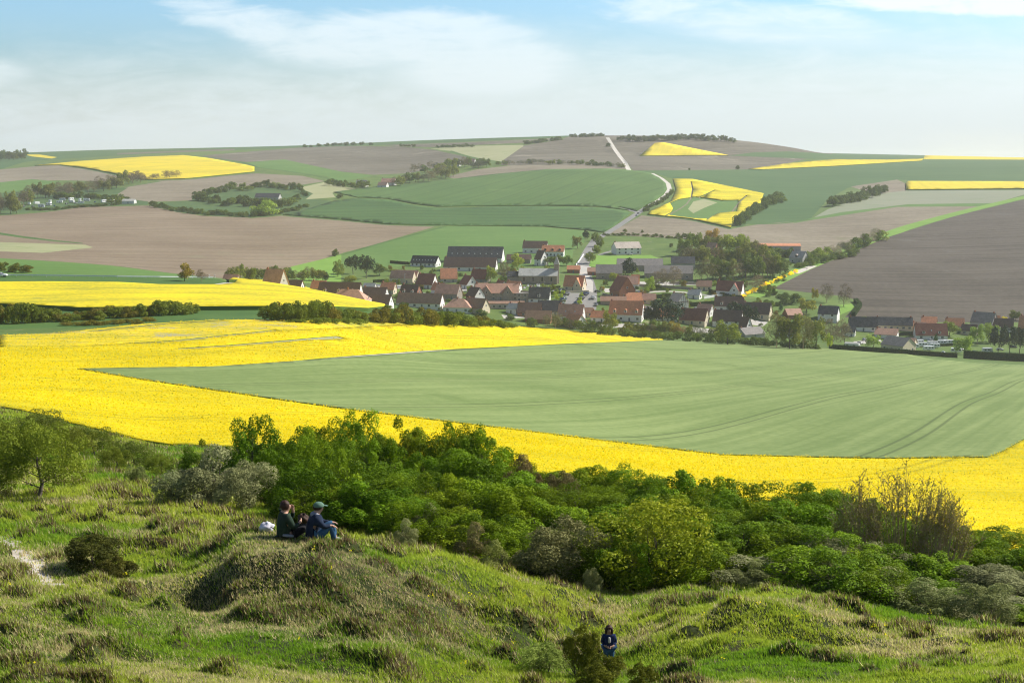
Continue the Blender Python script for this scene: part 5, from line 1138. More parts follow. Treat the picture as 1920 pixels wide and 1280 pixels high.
# mobile home
x, y, z = hit(1598, 653, 780); mh = empty('mobile_home', (x, y, z), R(-30)); tag(mh, 'white mobile home with shallow roof left of the bungalow', 'mobile home')
MB().box(-4, 4, -1.6, 1.6, .4, 2.9).build('wall', 'plastic_white', mh); m_ = MB(); gable_roof(m_, 8, 3.2, 2.9, .6, .15, .1); m_.build('roof', 'r_pale', mh)
MB().box(-3.8, 3.8, -1.4, 1.4, -1, .4).build('base', 'w_stone', mh)
for xx in (-2.5, 1.5): window(mh, xx, -1.6, 1.2, 1.2, 1.0, 'f')
window(mh, 4.0, 0, 1.2, .9, 1.0, 'r')
# tent
x, y, z = hit(1768, 677, 780); tn = empty('tent', (x, y, z)); tag(tn, 'blue and white tent pitched outside the hedge at the field edge', 'tent')
m_ = MB(); m_.V = [(-3.2, -1.5, 0), (.3, -2.1, 0), (3.2, -1.3, 0), (3.0, 1.5, 0), (-3.0, 1.5, 0), (-.2, 0, 2.5), (-2.2, 0, 1.2), (2.2, 0, 1.3)]
m_.F = [(0, 1, 5, 6), (1, 2, 7, 5), (2, 3, 7), (3, 4, 6, 5, 7), (4, 0, 6)]; m_.build('canopy', 'tent_white', tn)
m_ = MB(); m_.poly([(-.8, -1.1, 1.0), (.7, -1.15, 1.0), (-.2, -.05, 2.58)], (0, -.06, 0)); m_.build('door_panel', 'tent_blue', tn)
m_ = MB(); m_.V = [(2.6, -1.0, 0), (5.2, -.8, 0), (5.0, 1.0, 0), (2.7, 1.2, 0), (3.8, 0, 1.3)]; m_.F = [(0, 1, 4), (1, 2, 4), (2, 3, 4), (3, 0, 4)]; m_.build('porch', 'tent_blue', tn)

# ------------------------------------------------------------------ guard rail along the left road
def hitrow(u, v, ymin): return Vector(hit(u, v, ymin))
rail = empty('guard_rail', hitrow(0, 519, 400)); tag(rail, 'long pale guard rail with posts along the road at left', 'guard rail')
pts = [hitrow(u, v, 400) for u, v in [(-150, 517.5), (-60, 518), (0, 518.5), (60, 519), (140, 520), (220, 521), (300, 522), (360, 522.5), (400, 523)]]
Vs, Fs = [], []
for a, b in zip(pts[:-1], pts[1:]):
    bb = len(Vs); 
    for p in (a, b): Vs += [(p.x, p.y - .08, p.z + .45), (p.x, p.y - .08, p.z + .85), (p.x, p.y + .02, p.z + .85), (p.x, p.y + .02, p.z + .45)]
    Fs += [(bb, bb+4, bb+5, bb+1), (bb+1, bb+5, bb+6, bb+2), (bb+2, bb+6, bb+7, bb+3), (bb+3, bb+7, bb+4, bb)]
o = link('rail', fastmesh('rail', [tuple(Vector(v) - rail.location) for v in Vs], Fs, [MATS['plastic_white']]), rail)
n = 0
for a, b in zip(pts[:-1], pts[1:]):
    L_ = (b - a).length; q = int(L_ / 4)
    for i in range(q):
        if n > 60: break
        p = a.lerp(b, i / q) - rail.location; MB().box(p.x - .06, p.x + .06, p.y + .03, p.y + .13, p.z - .2, p.z + .8).build('post', 'w_metalgrey', rail); n += 1
for i in range(7):
    u = 340 + i * 10.5; p = hitrow(u, 521.5, 430); o = empty('marker_post', p); tag(o, 'white marker post at the end of the guard rail', 'marker post', 'marker posts by the guard rail')
    MB().box(-.09, .09, -.09, .09, -.2, 1.3).build('shaft', 'w_trim', o); MB().box(-.095, .095, -.095, .095, .85, 1.1).build('band', 'w_timber', o)
# lamp posts / poles in the village
for u, v, lb in [(1127,561,'street lamp before the tall dark red gabled house'),(1291,578,'lamp post by the pale footpath'),(1720,628,'tall pole left of the dark red roof'),(1873,634,'pale pole among the right hand trees'),(1006,592,'thin pole between the two dark roofs'),(759,532,'pole in front of the double gabled barn'),(1020,548,'lamp post between the churchyard hedges'),(1512,497,'white sign post on the farm track')]:
    x, y, z = hit(u, v, 780); o = empty('lamp_post', (x, y, z)); tag(o, lb, 'lamp post')
    m_ = MB(); m_.poly([(.09 * math.cos(k), .09 * math.sin(k), -.2) for k in (0, 1.05, 2.1, 3.14, 4.2, 5.24)], (0, 0, 7.2)); m_.build('pole', 'w_metalgrey', o)
    MB().box(-.1, .9, -.1, .1, 6.9, 7.05).build('lamp_head', 'w_trim', o)
# garden and yard walls
def wall_line(line, h, t, mat, label, name='garden_wall', cat='wall', ymin=780):
    P = [hitrow(u, v, ymin) for u, v in line]; o = empty(name, P[0]); tag(o, label, cat); m_ = MB()
    for a, b in zip(P[:-1], P[1:]):
        d = (b - a); d.z = 0; nn = Vector((-d.y, d.x, 0)).normalized() * t / 2; a_ = a - P[0]; b_ = b - P[0]
        base_ = len(m_.V); m_.V += [tuple(a_ - nn + Vector((0, 0, -.8))), tuple(b_ - nn + Vector((0, 0, -.8))), tuple(b_ + nn + Vector((0, 0, -.8))), tuple(a_ + nn + Vector((0, 0, -.8))), tuple(a_ - nn + Vector((0, 0, h))), tuple(b_ - nn + Vector((0, 0, h))), tuple(b_ + nn + Vector((0, 0, h))), tuple(a_ + nn + Vector((0, 0, h)))]
        m_.F += [tuple(base_ + k for k in f) for f in ((0, 1, 5, 4), (1, 2, 6, 5), (2, 3, 7, 6), (3, 0, 4, 7), (4, 5, 6, 7))]
    m_.build('wall_face', mat, o)
for ln, h_, mt, lb in [([(1012,597),(1052,600)],1.2,'w_trim','white low wall before the black roofed house'),([(1062,549),(1104,548)],1.4,'w_cream','pale wall along the top of the car park'),([(1320,560),(1345,556),(1400,553)],1.5,'w_trim','pale wall along the lane below the big white house'),([(700,535),(728,537),(760,540)],1.0,'w_trim','white wall before the double gabled barn'),
   ([(1080,498),(1088,487),(1094,478)],1.0,'w_trim','pale wall climbing beside the upper village street'),([(960,545),(1000,549),(1050,549)],1.0,'w_stone','stone wall below the churchyard'),([(1130,552),(1145,556)],1.2,'w_stone','short stone wall at the street corner'),([(1185,536),(1240,540),(1300,543)],1.8,'w_stone','stone farm wall below the bare trees'),
   ([(985,575),(1048,578)],1.2,'w_greywall','grey wall between the dark roofs and the car park'),([(1255,532),(1305,533)],1.5,'w_stone','stone wall right of the bare trees'),([(930,514),(960,516)],1.6,'w_greywall','pale grey wall left of the church')]:
    wall_line(ln, h_, .4, mt, lb)
# raised wooden terrace of the bungalow
x, y, z = hit(1690, 655, 780); o = empty('terrace', (x, y, z)); tag(o, 'small reddish wooden terrace before the white bungalow', 'terrace')
MB().box(-2, 2, -1.2, 1.2, -.3, .5).build('deck', 'w_brick', o)
for s in (-1.9, 0, 1.9): MB().box(s - .05, s + .05, -1.2, -1.1, .5, 1.4).build('post', 'w_brick', o)
MB().box(-2, 2, -1.22, -1.08, 1.4, 1.48).build('handrail', 'w_brick', o)
# ------------------------------------------------------------------ village and far trees
def vt(kind, u, vb, hpx, wpx, label, color=(1, 1, 1), name='tree', cat='tree', group=None, ymin=700, dy=0.0):
    x, y, z = hit(u, vb, ymin); y += dy; x = x * y / (y - dy)
    return plant(name, kind, x, y, hpx * y / F, wpx * y / F, label, cat, group, color)
GREY = (1.25, 1.2, 1.25)
VT = [
 ('broad', 970, 505, 29, 29, 'round light green tree right of the largest barn', (1.7, 1.75, 1.2)),
 ('broad', 920, 530, 31, 27, 'bushy yellow green tree before the brown black barn', (1.5, 1.55, .9)),
 ('bare', 944, 528, 38, 24, 'half bare brownish tree between barn and church', (1, 1, .8)),
 ('hbush', 943, 530, 12, 18, 'low bright shrub under the half bare tree', (1.4, 1.6, 1)),
 ('broad', 1026, 497, 17, 22, 'left dark garden tree behind the church spire', (.6, .8, .7)),
 ('broad', 1044, 498, 19, 24, 'middle dark garden tree right of the church spire', (.6, .75, .65)),
 ('broad', 1062, 498, 18, 24, 'right dark garden tree next to the upper street', (.6, .8, .65)),
 ('pine', 662, 514, 35, 30, 'left half of the large dark pine pair left of the village', (1, 1, 1)),
 ('pine', 687, 522, 43, 30, 'right taller half of the large dark pine pair', (.95, 1, 1)),
 ('broad', 634, 519, 31, 26, 'rounded grey green tree left of the dark pine pair', (1.1, 1.2, 1.2)),
 ('hbush', 629, 480, 13, 15, 'lone dark bush at the corner of the big brown field', (.6, .7, .7)),
 ('broad', 712, 517, 23, 30, 'dark green tree right of the dark pine pair', (.7, .85, .75)),
 ('hbush', 659, 528, 12, 24, 'pale twiggy bush below the dark pine pair', (1.6, 1.5, 1.1)),
 ('fir', 611, 527, 17, 11, 'small dark columnar tree left of the rounded grey green tree', (1, 1.1, 1)),
 ('fir', 1099, 448, 17, 13, 'single dark tree where the road leaves the green field', (1, 1, 1)),
 ('broad', 1083, 466, 23, 21, 'olive tree left of the upper street', (.9, .8, .8)),
 ('hbush', 1116, 452, 16, 16, 'first shrub right of the upper street', (.9, 1, .8)),
 ('hbush', 1124, 462, 20, 17, 'second shrub right of the upper street, further down', (1, 1.1, .8)),
 ('hbush', 1119, 474, 15, 18, 'third shrub right of the upper street', (1.1, 1.2, .9)),
 ('broad', 1106, 494, 21, 22, 'leafy tree casting shade over the upper street', (.9, 1, .8)),
 ('fir', 1177, 517, 33, 36, 'broad dark fir before the grey farm barns', (.85, .95, 1)),
 ('broad', 1150, 526, 15, 16, 'small yellow green tree left under the dark fir', (1.5, 1.5, .9)),
 ('bare', 1235, 541, 38, 36, 'left of the two big leafless trees in the farmyard', GREY),
 ('bare', 1262, 541, 42, 38, 'right of the two big leafless trees in the farmyard', GREY),
 ('broad', 1219, 546, 27, 24, 'fresh green tree at the foot of the leafless trees', (1.3, 1.6, .9)),
 ('hbush', 1213, 549, 12, 14, 'bright little shrub below the fresh green tree', (1.7, 2, 1)),
 ('broad', 1336, 457, 28, 36, 'copper orange tree at the back of the wood', (2.2, 1.3, 1.2)),
 ('bare', 1417, 546, 31, 44, 'round brownish half bare shrub tree by the yellow hedge', (1.1, 1.05, .9)),
 ('hbush', 1468, 570, 21, 28, 'dark green garden tree left of the orange tinged tree', (.55, .7, .6)),
 ('hbush', 1492, 569, 19, 26, 'second dark green garden tree below the dark field', (.6, .75, .65)),
 ('broad', 1528, 564, 24, 15, 'orange tinged narrow tree at the dark field edge', (1.7, 1.3, .7)),
 ('bare', 1550, 567, 36, 27, 'bare grey tree left at the dark field corner', (1, 1, 1.1)),
 ('bare', 1582, 575, 44, 34, 'bare grey tree right at the dark field corner', (1, .95, 1.1)),
 ('broad', 1512, 587, 27, 38, 'yellow green tree in the gardens left of the tall white house', (1.5, 1.35, .9)),
 ('hbush', 1440, 581, 19, 22, 'garden bush right of the dark brown barn roof', (.9, 1.1, .9)),
 ('fir', 1464, 583, 14, 9, 'small pale pointed tree in the garden', (2.5, 3, 2)),
 ('bare', 1455, 652, 62, 48, 'leftmost tall tree of the great olive clump by the pale green field', (1.0, 1.2, .7)),
 ('broad', 1480, 654, 66, 50, 'second tall tree of the great olive clump', (.95, .9, .6)),
 ('bare', 1505, 655, 66, 50, 'third tall tree of the great olive clump', (1, 1.15, .65)),
 ('broad', 1530, 655, 60, 46, 'fourth tall tree of the great olive clump', (.95, .95, .65)),
 ('bare', 1562, 652, 56, 40, 'brown bare tree right of the great olive clump', (1, 1, .85)),
 ('bare', 1583, 648, 50, 34, 'last bare tree before the white mobile home', (1, 1.05, .85)),
 ('broad', 1553, 655, 30, 16, 'bright yellow green young tree under the great clump', (1.9, 2.0, .8)),
 ('broad', 1364, 646, 44, 58, 'round olive garden tree before the white two storey house', (1.1, 1.15, .8)),
 ('pine', 1243, 614, 54, 80, 'huge spreading dark pine in the village front', (.9, .95, 1)),
 ('pine', 1222, 612, 36, 40, 'lower dark pine left of the spreading pine', (.9, .95, .95)),
 ('pine', 1378, 606, 40, 34, 'left dark pine before the dark roofed house', (1, 1, .9)),
 ('pine', 1402, 611, 40, 34, 'right dark pine before the dark brown barn roof', (1.1, 1.1, .9)),
 ('broad', 1143, 622, 39, 34, 'round olive tree before the big orange roofed house', (1.2, 1.15, .75)),
 ('broad', 1092, 622, 20, 26, 'dark bush tree right of the small orange roof', (.7, .85, .7)),
 ('broad', 1114, 622, 22, 26, 'dark bush tree second right of the small orange roof', (.65, .8, .7)),
 ('bare', 1041, 616, 31, 30, 'brown green thin tree before the roofs at the yellow field end', (1, 1.15, .8)),
 ('bare', 1025, 614, 24, 18, 'thin sapling left of the brown green tree', (1, 1.1, .8)),
 ('hbush', 997, 613, 17, 26, 'dark bush before the dark brown roof', (.6, .75, .6)),
 ('hbush', 903, 591, 11, 26, 'dark green shrub above the hedge bushes', (.7, .9, .7)),
 ('hbush', 958, 600, 12, 20, 'garden shrub right below the small pale roof', (.7, .9, .7)),
 ('broad', 1638, 652, 24, 30, 'light willow left of the white bungalow', (1.6, 1.9, 1.6)),
 ('broad', 1808, 664, 35, 38, 'round grey green willow among the caravans', (1.5, 1.8, 1.5)),
 ('broad', 1780, 630, 28, 34, 'leafy tree right of the dark red roof', (1.0, 1.1, .8)),
 ('broad', 1832, 646, 38, 32, 'left pale poplar before the grey gabled house', (1.3, 1.6, 1.4)),
 ('broad', 1858, 642, 36, 30, 'right pale poplar before the grey gabled house', (1.4, 1.6, 1.2)),
 ('pine', 1872, 664, 50, 34, 'leftmost of the tall thin trunked pines at right', (1, 1, 1)),
 ('pine', 1893, 663, 52, 34, 'second of the tall thin trunked pines at right', (1, 1, 1)),
 ('pine', 1912, 662, 48, 34, 'third of the tall thin trunked pines at right', (1, 1, 1)),
 ('broad', 1904, 600, 18, 24, 'dark round tree left of the cut orange roof', (.6, .7, .6)),
 ('hbush', 1884, 604, 11, 14, 'yellow flowering bush in the right gardens', (3.5, 2.6, .6)),
 ('fir', 1754, 646, 20, 8, 'slim columnar tree above the rear caravans', (2, 2.4, 1.6)),
 ('broad', 1621, 600, 7, 16, 'yellow green bush behind the slate roofed row', (2, 2, 1)),
 ('broad', 346, 527, 33, 34, 'copper tinged bare tree at the end of the guard rail', (1.7, 1.15, 1.0)),
 ('bare', 378, 527, 22, 26, 'bare brown shrub right of the copper tinged tree', (1.1, 1, .9)),
 ('hbush', 52, 511, 14, 26, 'brown green hedge bush above the guard rail road', (1, .8, .8)),
 ('hbush', 28, 510, 16, 30, 'dark hedge bush by the road near the left edge', (.8, .75, .7)),
 ('hbush', 6, 508, 17, 24, 'dark hedge bush cut by the left edge above the car', (.8, .75, .7)),
 ('hbush', 498, 404, 28, 46, 'pale willow bush at the shed in the left valley scrub', (1.9, 2.2, 1.9)),
 ('hbush', 1383, 318, 8, 9, 'lone dark bush on the upper right brown field', (.5, .6, .6)),
 ('hbush', 1292, 319, 4, 5, 'tiny bush left of the lone dark bush', (.5, .6, .6)),
 ('hbush', 637, 372, 9, 14, 'dark bush on the bank at the left of the middle green field', (.5, .6, .6)),
 ('hbush', 1141, 275, 7, 10, 'dark bush beside the white hilltop track', (.5, .6, .6)),
 ('broad', 1172, 436, 7, 8, 'small tree on the hedge below the pale brown field, left', (.7, .8, .7)),
 ('broad', 1204, 437, 6, 7, 'small tree on the hedge below the pale brown field, second', (.7, .8, .7)),
 ('hbush', 1258, 463, 7, 8, 'little round bush on the lawn right of the villa', (.6, .7, .6)),
]
for t in VT: vt(t[0], t[1], t[2], t[3], t[4], t[5], t[6], name='bush' if t[0] == 'hbush' else 'tree', cat='bush' if t[0] == 'hbush' else 'tree', ymin=430 if t[1] < 390 and t[2] > 500 else 700)
rgx = random.Random(77)
def row(kinds, line, n, h, wpx, label, group, cols, jit=2.0, ymin=700, name='tree', cat='tree'):
    P = dense(line, False); D = [0.0]
    for a, b in zip(P[:-1], P[1:]): D.append(D[-1] + math.hypot(a[0]-b[0], a[1]-b[1]))
    for i in range(n):
        d = D[-1] * (i + rgx.uniform(.2, .8)) / n; k = max(j for j in range(len(D)) if D[j] <= d); k = min(k, len(P) - 2)
        f = (d - D[k]) / max(1e-6, D[k+1] - D[k]); u = P[k][0] + (P[k+1][0] - P[k][0]) * f; v = P[k][1] + (P[k+1][1] - P[k][1]) * f + rgx.uniform(-jit, jit)
        c = rgx.choice(cols); b = rgx.uniform(.85, 1.15)
        vt(rgx.choice(kinds), u, v, rgx.uniform(*h), rgx.uniform(*wpx), label, tuple(q * b for q in c), name, cat, group, ymin)
OL, DK, BRN, MID, LT = (1, 1, .8), (.55, .7, .6), (1, .95, .9), (.8, .95, .75), (1.4, 1.5, 1)
row(['broad'], [(424,526),(545,526)], 8, (22, 31), (24, 34), 'olive tree of the row behind the shoulder rapeseed field', 'tree row behind the shoulder field', [OL, DK, MID], 1)
row(['bare', 'broad'], [(548,526),(608,526)], 5, (20, 26), (20, 28), 'half bare tree right of the olive row behind the shoulder field', 'half bare trees left of the village', [BRN, OL], 1)
row(['broad', 'broad', 'bare'], [(1280,478),(1330,470),(1390,474),(1440,488)], 12, (24, 36), (30, 42), 'tree in the back row of the village wood', 'trees of the village wood', [OL, MID, BRN, LT], 4, 850)
row(['broad', 'broad', 'bare'], [(1270,500),(1330,496),(1400,500),(1465,512)], 13, (30, 42), (32, 44), 'tree in the middle row of the village wood', 'trees of the village wood', [OL, MID, BRN, DK], 4, 850)
row(['broad', 'bare', 'broad'], [(1308,528),(1360,524),(1400,522),(1470,520)], 13, (32, 46), (30, 40), 'tree in the front row of the village wood', 'trees of the village wood', [OL, MID, DK, (1, 1.1, .7)], 3, 850)
row(['hbush'], [(1408,470),(1480,482),(1476,500),(1450,514)], 10, (10, 18), (18, 28), 'green bush between the wood and the pale roofed house', 'bushes right of the wood', [MID, DK], 3, 850, 'hedgerow_shrub', 'hedgerow shrub')
row(['hbush', 'bare'], [(1504,492),(1560,482),(1600,468),(1655,449)], 16, (15, 24), (22, 32), 'bush of the dense hedge bank beside the dark ploughed field', 'bushes of the hedge bank', [(1.6, 1.7, 1.6), MID, (1.3, 1.4, 1.2)], 3, 850, 'hedgerow_shrub', 'hedgerow shrub')
row(['hbush'], [(1500,500),(1560,489),(1610,474)], 9, (10, 15), (18, 26), 'lower green bush of the hedge bank beside the dark ploughed field', 'bushes of the hedge bank', [DK, MID], 2, 850, 'hedgerow_shrub', 'hedgerow shrub')
row(['hbush'], [(1386,562),(1410,549),(1440,534),(1470,520),(1496,510)], 17, (5, 8), (8, 11), 'yellow flowering shrub of the low row climbing beside the dark field', 'yellow flowering row', [(7, 4.6, .3), (6, 4.2, .4)], 1, 850, 'flowering_shrub', 'shrub')
row(['bare', 'broad', 'hbush'], [(1165,628),(1230,630),(1300,636),(1345,642)], 12, (22, 32), (24, 34), 'tree of the dense hedge line behind the pale green field', 'trees of the village front hedge', [OL, BRN, MID, (1.6, 1.1, .9)], 1.5, 750)
row(['hbush'], [(1100,624),(1180,634),(1260,638),(1340,645),(1440,652),(1540,657)], 22, (12, 20), (20, 30), 'dark hedge bush at the upper edge of the pale green field', 'bushes of the village front hedge', [DK, DK, MID], 1, 740, 'hedgerow_shrub', 'hedgerow shrub')
row(['bare', 'broad', 'hbush'], [(1040,610),(1090,618)], 4, (14, 20), (18, 24), 'hedge shrub at the tip of the golden field', None or 'shrubs at the golden field tip', [OL, DK], 1, 740, 'hedgerow_shrub', 'hedgerow shrub')
row(['bare', 'bare', 'broad'], [(-20,398),(40,388),(70,372),(120,368),(160,363),(233,349),(268,340)], 26, (19, 30), (20, 30), 'brownish bare tree of the belt above the camper vans', 'bare tree belt in the left valley', [BRN, (.9, .85, .85), OL], 2, 1250)
row(['bare', 'broad'], [(-30,405),(20,402),(36,398)], 5, (30, 42), (22, 30), 'tall brownish tree at the left end of the camper site', 'tall trees at the left edge', [BRN, OL], 2, 1200)
row(['bare'], [(243,341),(300,336),(335,334)], 8, (10, 16), (13, 19), 'small bare tree at the lower tip of the large yellow field', 'bare trees at the yellow field tip', [BRN, (1, .9, .8)], 1, 1400)
row(['hbush'], [(100,374),(150,371),(210,375),(240,378)], 12, (9, 13), (16, 22), 'dark hedge bush just behind the camper vans', 'dark hedge behind the camper vans', [DK, MID], 1, 1250, 'hedgerow_shrub', 'hedgerow shrub')
row(['hbush'], [(45,394),(100,394),(160,388),(205,386),(226,384)], 18, (4, 6), (12, 17), 'low hedge bush in front of the camper vans', 'low hedge before the camper vans', [DK, DK], .6, 1250, 'hedgerow_shrub', 'hedgerow shrub')
row(['hbush', 'broad'], [(205,383),(232,381)], 3, (10, 14), (14, 18), 'green bush at the right end of the camper site', 'bushes at the camper site end', [MID, LT], 1, 1250, 'hedgerow_shrub', 'hedgerow shrub')
row(['hbush'], [(280,386),(333,396),(383,403),(467,406),(527,401),(578,388)], 30, (6, 11), (14, 22), 'dark bush along the lower rim of the valley scrub', 'bushes of the valley scrub rim', [DK, MID, (.7, .8, .8)], 1.5, 1150, 'scrub_bush', 'scrub bush')
row(['hbush', 'broad'], [(365,378),(440,384),(500,390),(560,382)], 20, (10, 17), (16, 26), 'dense dark bush in the heart of the valley scrub', 'bushes in the valley scrub', [DK, (.5, .6, .6), MID], 5, 1150, 'scrub_bush', 'scrub bush')
row(['hbush', 'broad'], [(365,370),(430,358),(500,352),(560,356),(575,372)], 22, (8, 14), (14, 24), 'dark bush along the upper rim of the valley scrub', 'bushes of the upper valley scrub', [DK, (.5, .6, .6), MID], 3, 1250, 'scrub_bush', 'scrub bush')
row(['broad', 'hbush'], [(612,345),(650,352),(693,352)], 10, (9, 14), (14, 20), 'dark tree round the pale roofed hamlet house', 'trees of the left hamlet', [DK, MID], 2, 1350)
row(['broad', 'bare'], [(740,350),(780,342),(820,334),(856,331)], 14, (14, 24), (18, 26), 'tree in the dark hamlet wood', 'trees of the hamlet wood', [DK, OL, MID, BRN], 3, 1350)
row(['broad', 'bare'], [(772,325),(820,318),(870,314),(905,314)], 13, (12, 20), (16, 24), 'tree in the upper part of the hamlet wood', 'trees of the hamlet wood', [DK, OL, MID], 3, 1500)
row(['broad'], [(896,314),(916,313)], 3, (15, 18), (16, 20), 'dark round tree right above the hamlet wood', 'dark trees above the hamlet', [DK], 1, 1500)
row(['broad', 'hbush', 'bare'], [(930,310),(1000,307),(1090,309),(1172,315)], 26, (6, 11), (10, 16), 'small tree of the hedge row crossing the far brown hill', 'hedge row trees on the far hill', [DK, MID, OL], 1, 1600)
row(['hbush'], [(980,271),(1053,262)], 9, (5, 8), (10, 15), 'tiny tree of the short row just under the skyline', 'short row under the skyline', [DK], 1, 2000)
row(['hbush'], [(817,277),(887,275)], 9, (4, 6), (9, 13), 'tiny bush of the row above the yellowish wedge field', 'row above the wedge field', [DK], .6, 2000, 'hedgerow_shrub', 'hedgerow shrub')
row(['hbush'], [(745,275),(782,275)], 4, (3, 5), (8, 11), 'tiny bush left of the row above the wedge field', 'far scattered bushes', [DK], .6, 2000, 'hedgerow_shrub', 'hedgerow shrub')
row(['broad', 'hbush'], [(1160,266),(1230,263),(1300,262),(1375,266)], 30, (8, 12), (12, 18), 'tree of the dark hilltop wood right of the white track', 'trees of the hilltop wood', [DK, (.5, .6, .6)], 1.5, 2300)
row(['hbush'], [(1070,257),(1132,256)], 9, (5, 7), (10, 14), 'low tree of the grove on the highest point of the skyline', 'grove on the summit', [DK], .6, 2600)
row(['broad'], [(0,300),(48,298)], 10, (12, 18), (14, 20), 'grey green tree of the small wood on the far left skyline', 'wood on the far left skyline', [DK, (.6, .65, .6)], 2, 2500)
row(['hbush'], [(565,277),(600,275),(640,273),(700,272)], 10, (4, 7), (9, 14), 'tiny skyline tree left of the hill', 'trees on the left skyline', [DK], .6, 2500)
row(['hbush'], [(1378,426),(1400,412),(1420,398),(1440,384),(1468,378)], 14, (13, 22), (18, 25), 'dark bush of the row at the right side of the patchy yellow field', 'bushes right of the patchy yellow field', [DK, MID], 2, 1150, 'hedgerow_shrub', 'hedgerow shrub')
row(['hbush', 'broad'], [(1556,385),(1590,381),(1625,370),(1660,362)], 18, (13, 19), (18, 26), 'dark tree of the elongated copse on the right hillside', 'trees of the right hillside copse', [DK, (.5, .62, .55)], 3, 1250)
row(['hbush'], [(1206,398),(1225,387),(1248,374),(1262,360)], 14, (5, 10), (8, 13), 'roadside bush along the bending pale road', 'roadside bushes', [DK, MID], 1, 1150, 'hedgerow_shrub', 'hedgerow shrub')
row(['hbush'], [(1128,441),(1200,442),(1280,448),(1310,450)], 20, (3, 6), (9, 14), 'low hedge bush under the pale brown field', 'hedge under the pale brown field', [DK, MID], .6, 1000, 'hedgerow_shrub', 'hedgerow shrub')
row(['broad'], [(1270,446),(1312,450)], 6, (8, 12), (9, 12), 'small round tree in the line left of the copper tree', 'small trees left of the copper tree', [DK], 1, 1000)
# hedge bushes on the verge, middle distance
def band(us, base_, h, label, group, cols, step=13):
    u = us[0]
    while u < us[1]:
        f = (u - us[0]) / (us[1] - us[0]); vb = base_[0] + (base_[1] - base_[0]) * f; hh = h[0] * (1 - f) + h[1] * f
        hh *= (0.75 + 0.5 * math.sin(math.pi * min(1, max(0, f))) * .6); c = rgx.choice(cols)
        vt('hbush', u, vb + rgx.uniform(-2, 2), hh * rgx.uniform(.85, 1.3), rgx.uniform(28, 48), label, c, 'hedge_bush', 'hedge bush', group, 300); u += step * rgx.uniform(.8, 1.2)
DG, DB = (.95, 1.0, .6), (1.1, .85, .65)
band((-20, 128), (606, 602), (44, 18), 'dark green hedge bush at the left between the two yellow fields', 'left clump of hedge bushes', [DG, DG, DB])
band((150, 285), (600, 592), (18, 22), 'brownish hedge bush of the second clump between the yellow fields', 'second clump of hedge bushes', [DB, DG])
band((296, 372), (590, 588), (34, 14), 'dark bush of the small third clump between the yellow fields', 'third clump of hedge bushes', [DG, DG])
band((500, 715), (600, 604), (38, 20), 'green bush of the long hedge clump below the shoulder field', 'long clump of hedge bushes', [DG, (.9, 1, .6), DB])
band((715, 960), (606, 614), (34, 12), 'green bush of the hedge clump in front of the village', 'clump of hedge bushes before the village', [(.9, 1, .6), DG, DB])
band((130, 300), (610, 603), (9, 7), 'low scrubby bush on the verge under the second clump', 'low bushes on the verge', [DB], 22)
band((550, 690), (606, 607), (9, 9), 'low scrubby bush on the verge under the long clump', 'low bushes on the verge', [(1, 1.1, .7)], 20)
# garden shrubs among the houses
k = 0
while k < 230:
    u = rgx.uniform(720, 1480); v = rgx.uniform(505, 612)
    if u < 1000 and v > 590: continue
    if 1050 < u < 1125: continue
    x, y, z = hit(u, v, 780)
    if y < 785 or any(math.hypot(x - a, y - b) < r * .95 + 1.5 for a, b, r in HOUSE_BASE): continue
    side = 'left of the village street' if u < 1090 else 'right of the village street'
    plant('garden_shrub', rgx.choice(['hbush', 'hbush', 'broad']), x, y, rgx.uniform(1.5, 4.5), rgx.uniform(2.5, 5), 'garden bush among the houses ' + side, 'garden shrub', 'garden bushes ' + side, rgx.choice([DK, MID, OL, LT, (1.3, .9, .8)])); k += 1
# small trees in the car park
for u, v in [(1088, 566), (1090, 558), (1086, 572), (1052, 560), (1044, 562), (1040, 556), (1056, 554)]:
    vt('broad', u, v, 10, 9, 'young yellow green tree between the parked cars', (1.9, 2.1, .9), 'tree', 'tree', 'young trees of the car park', 780)
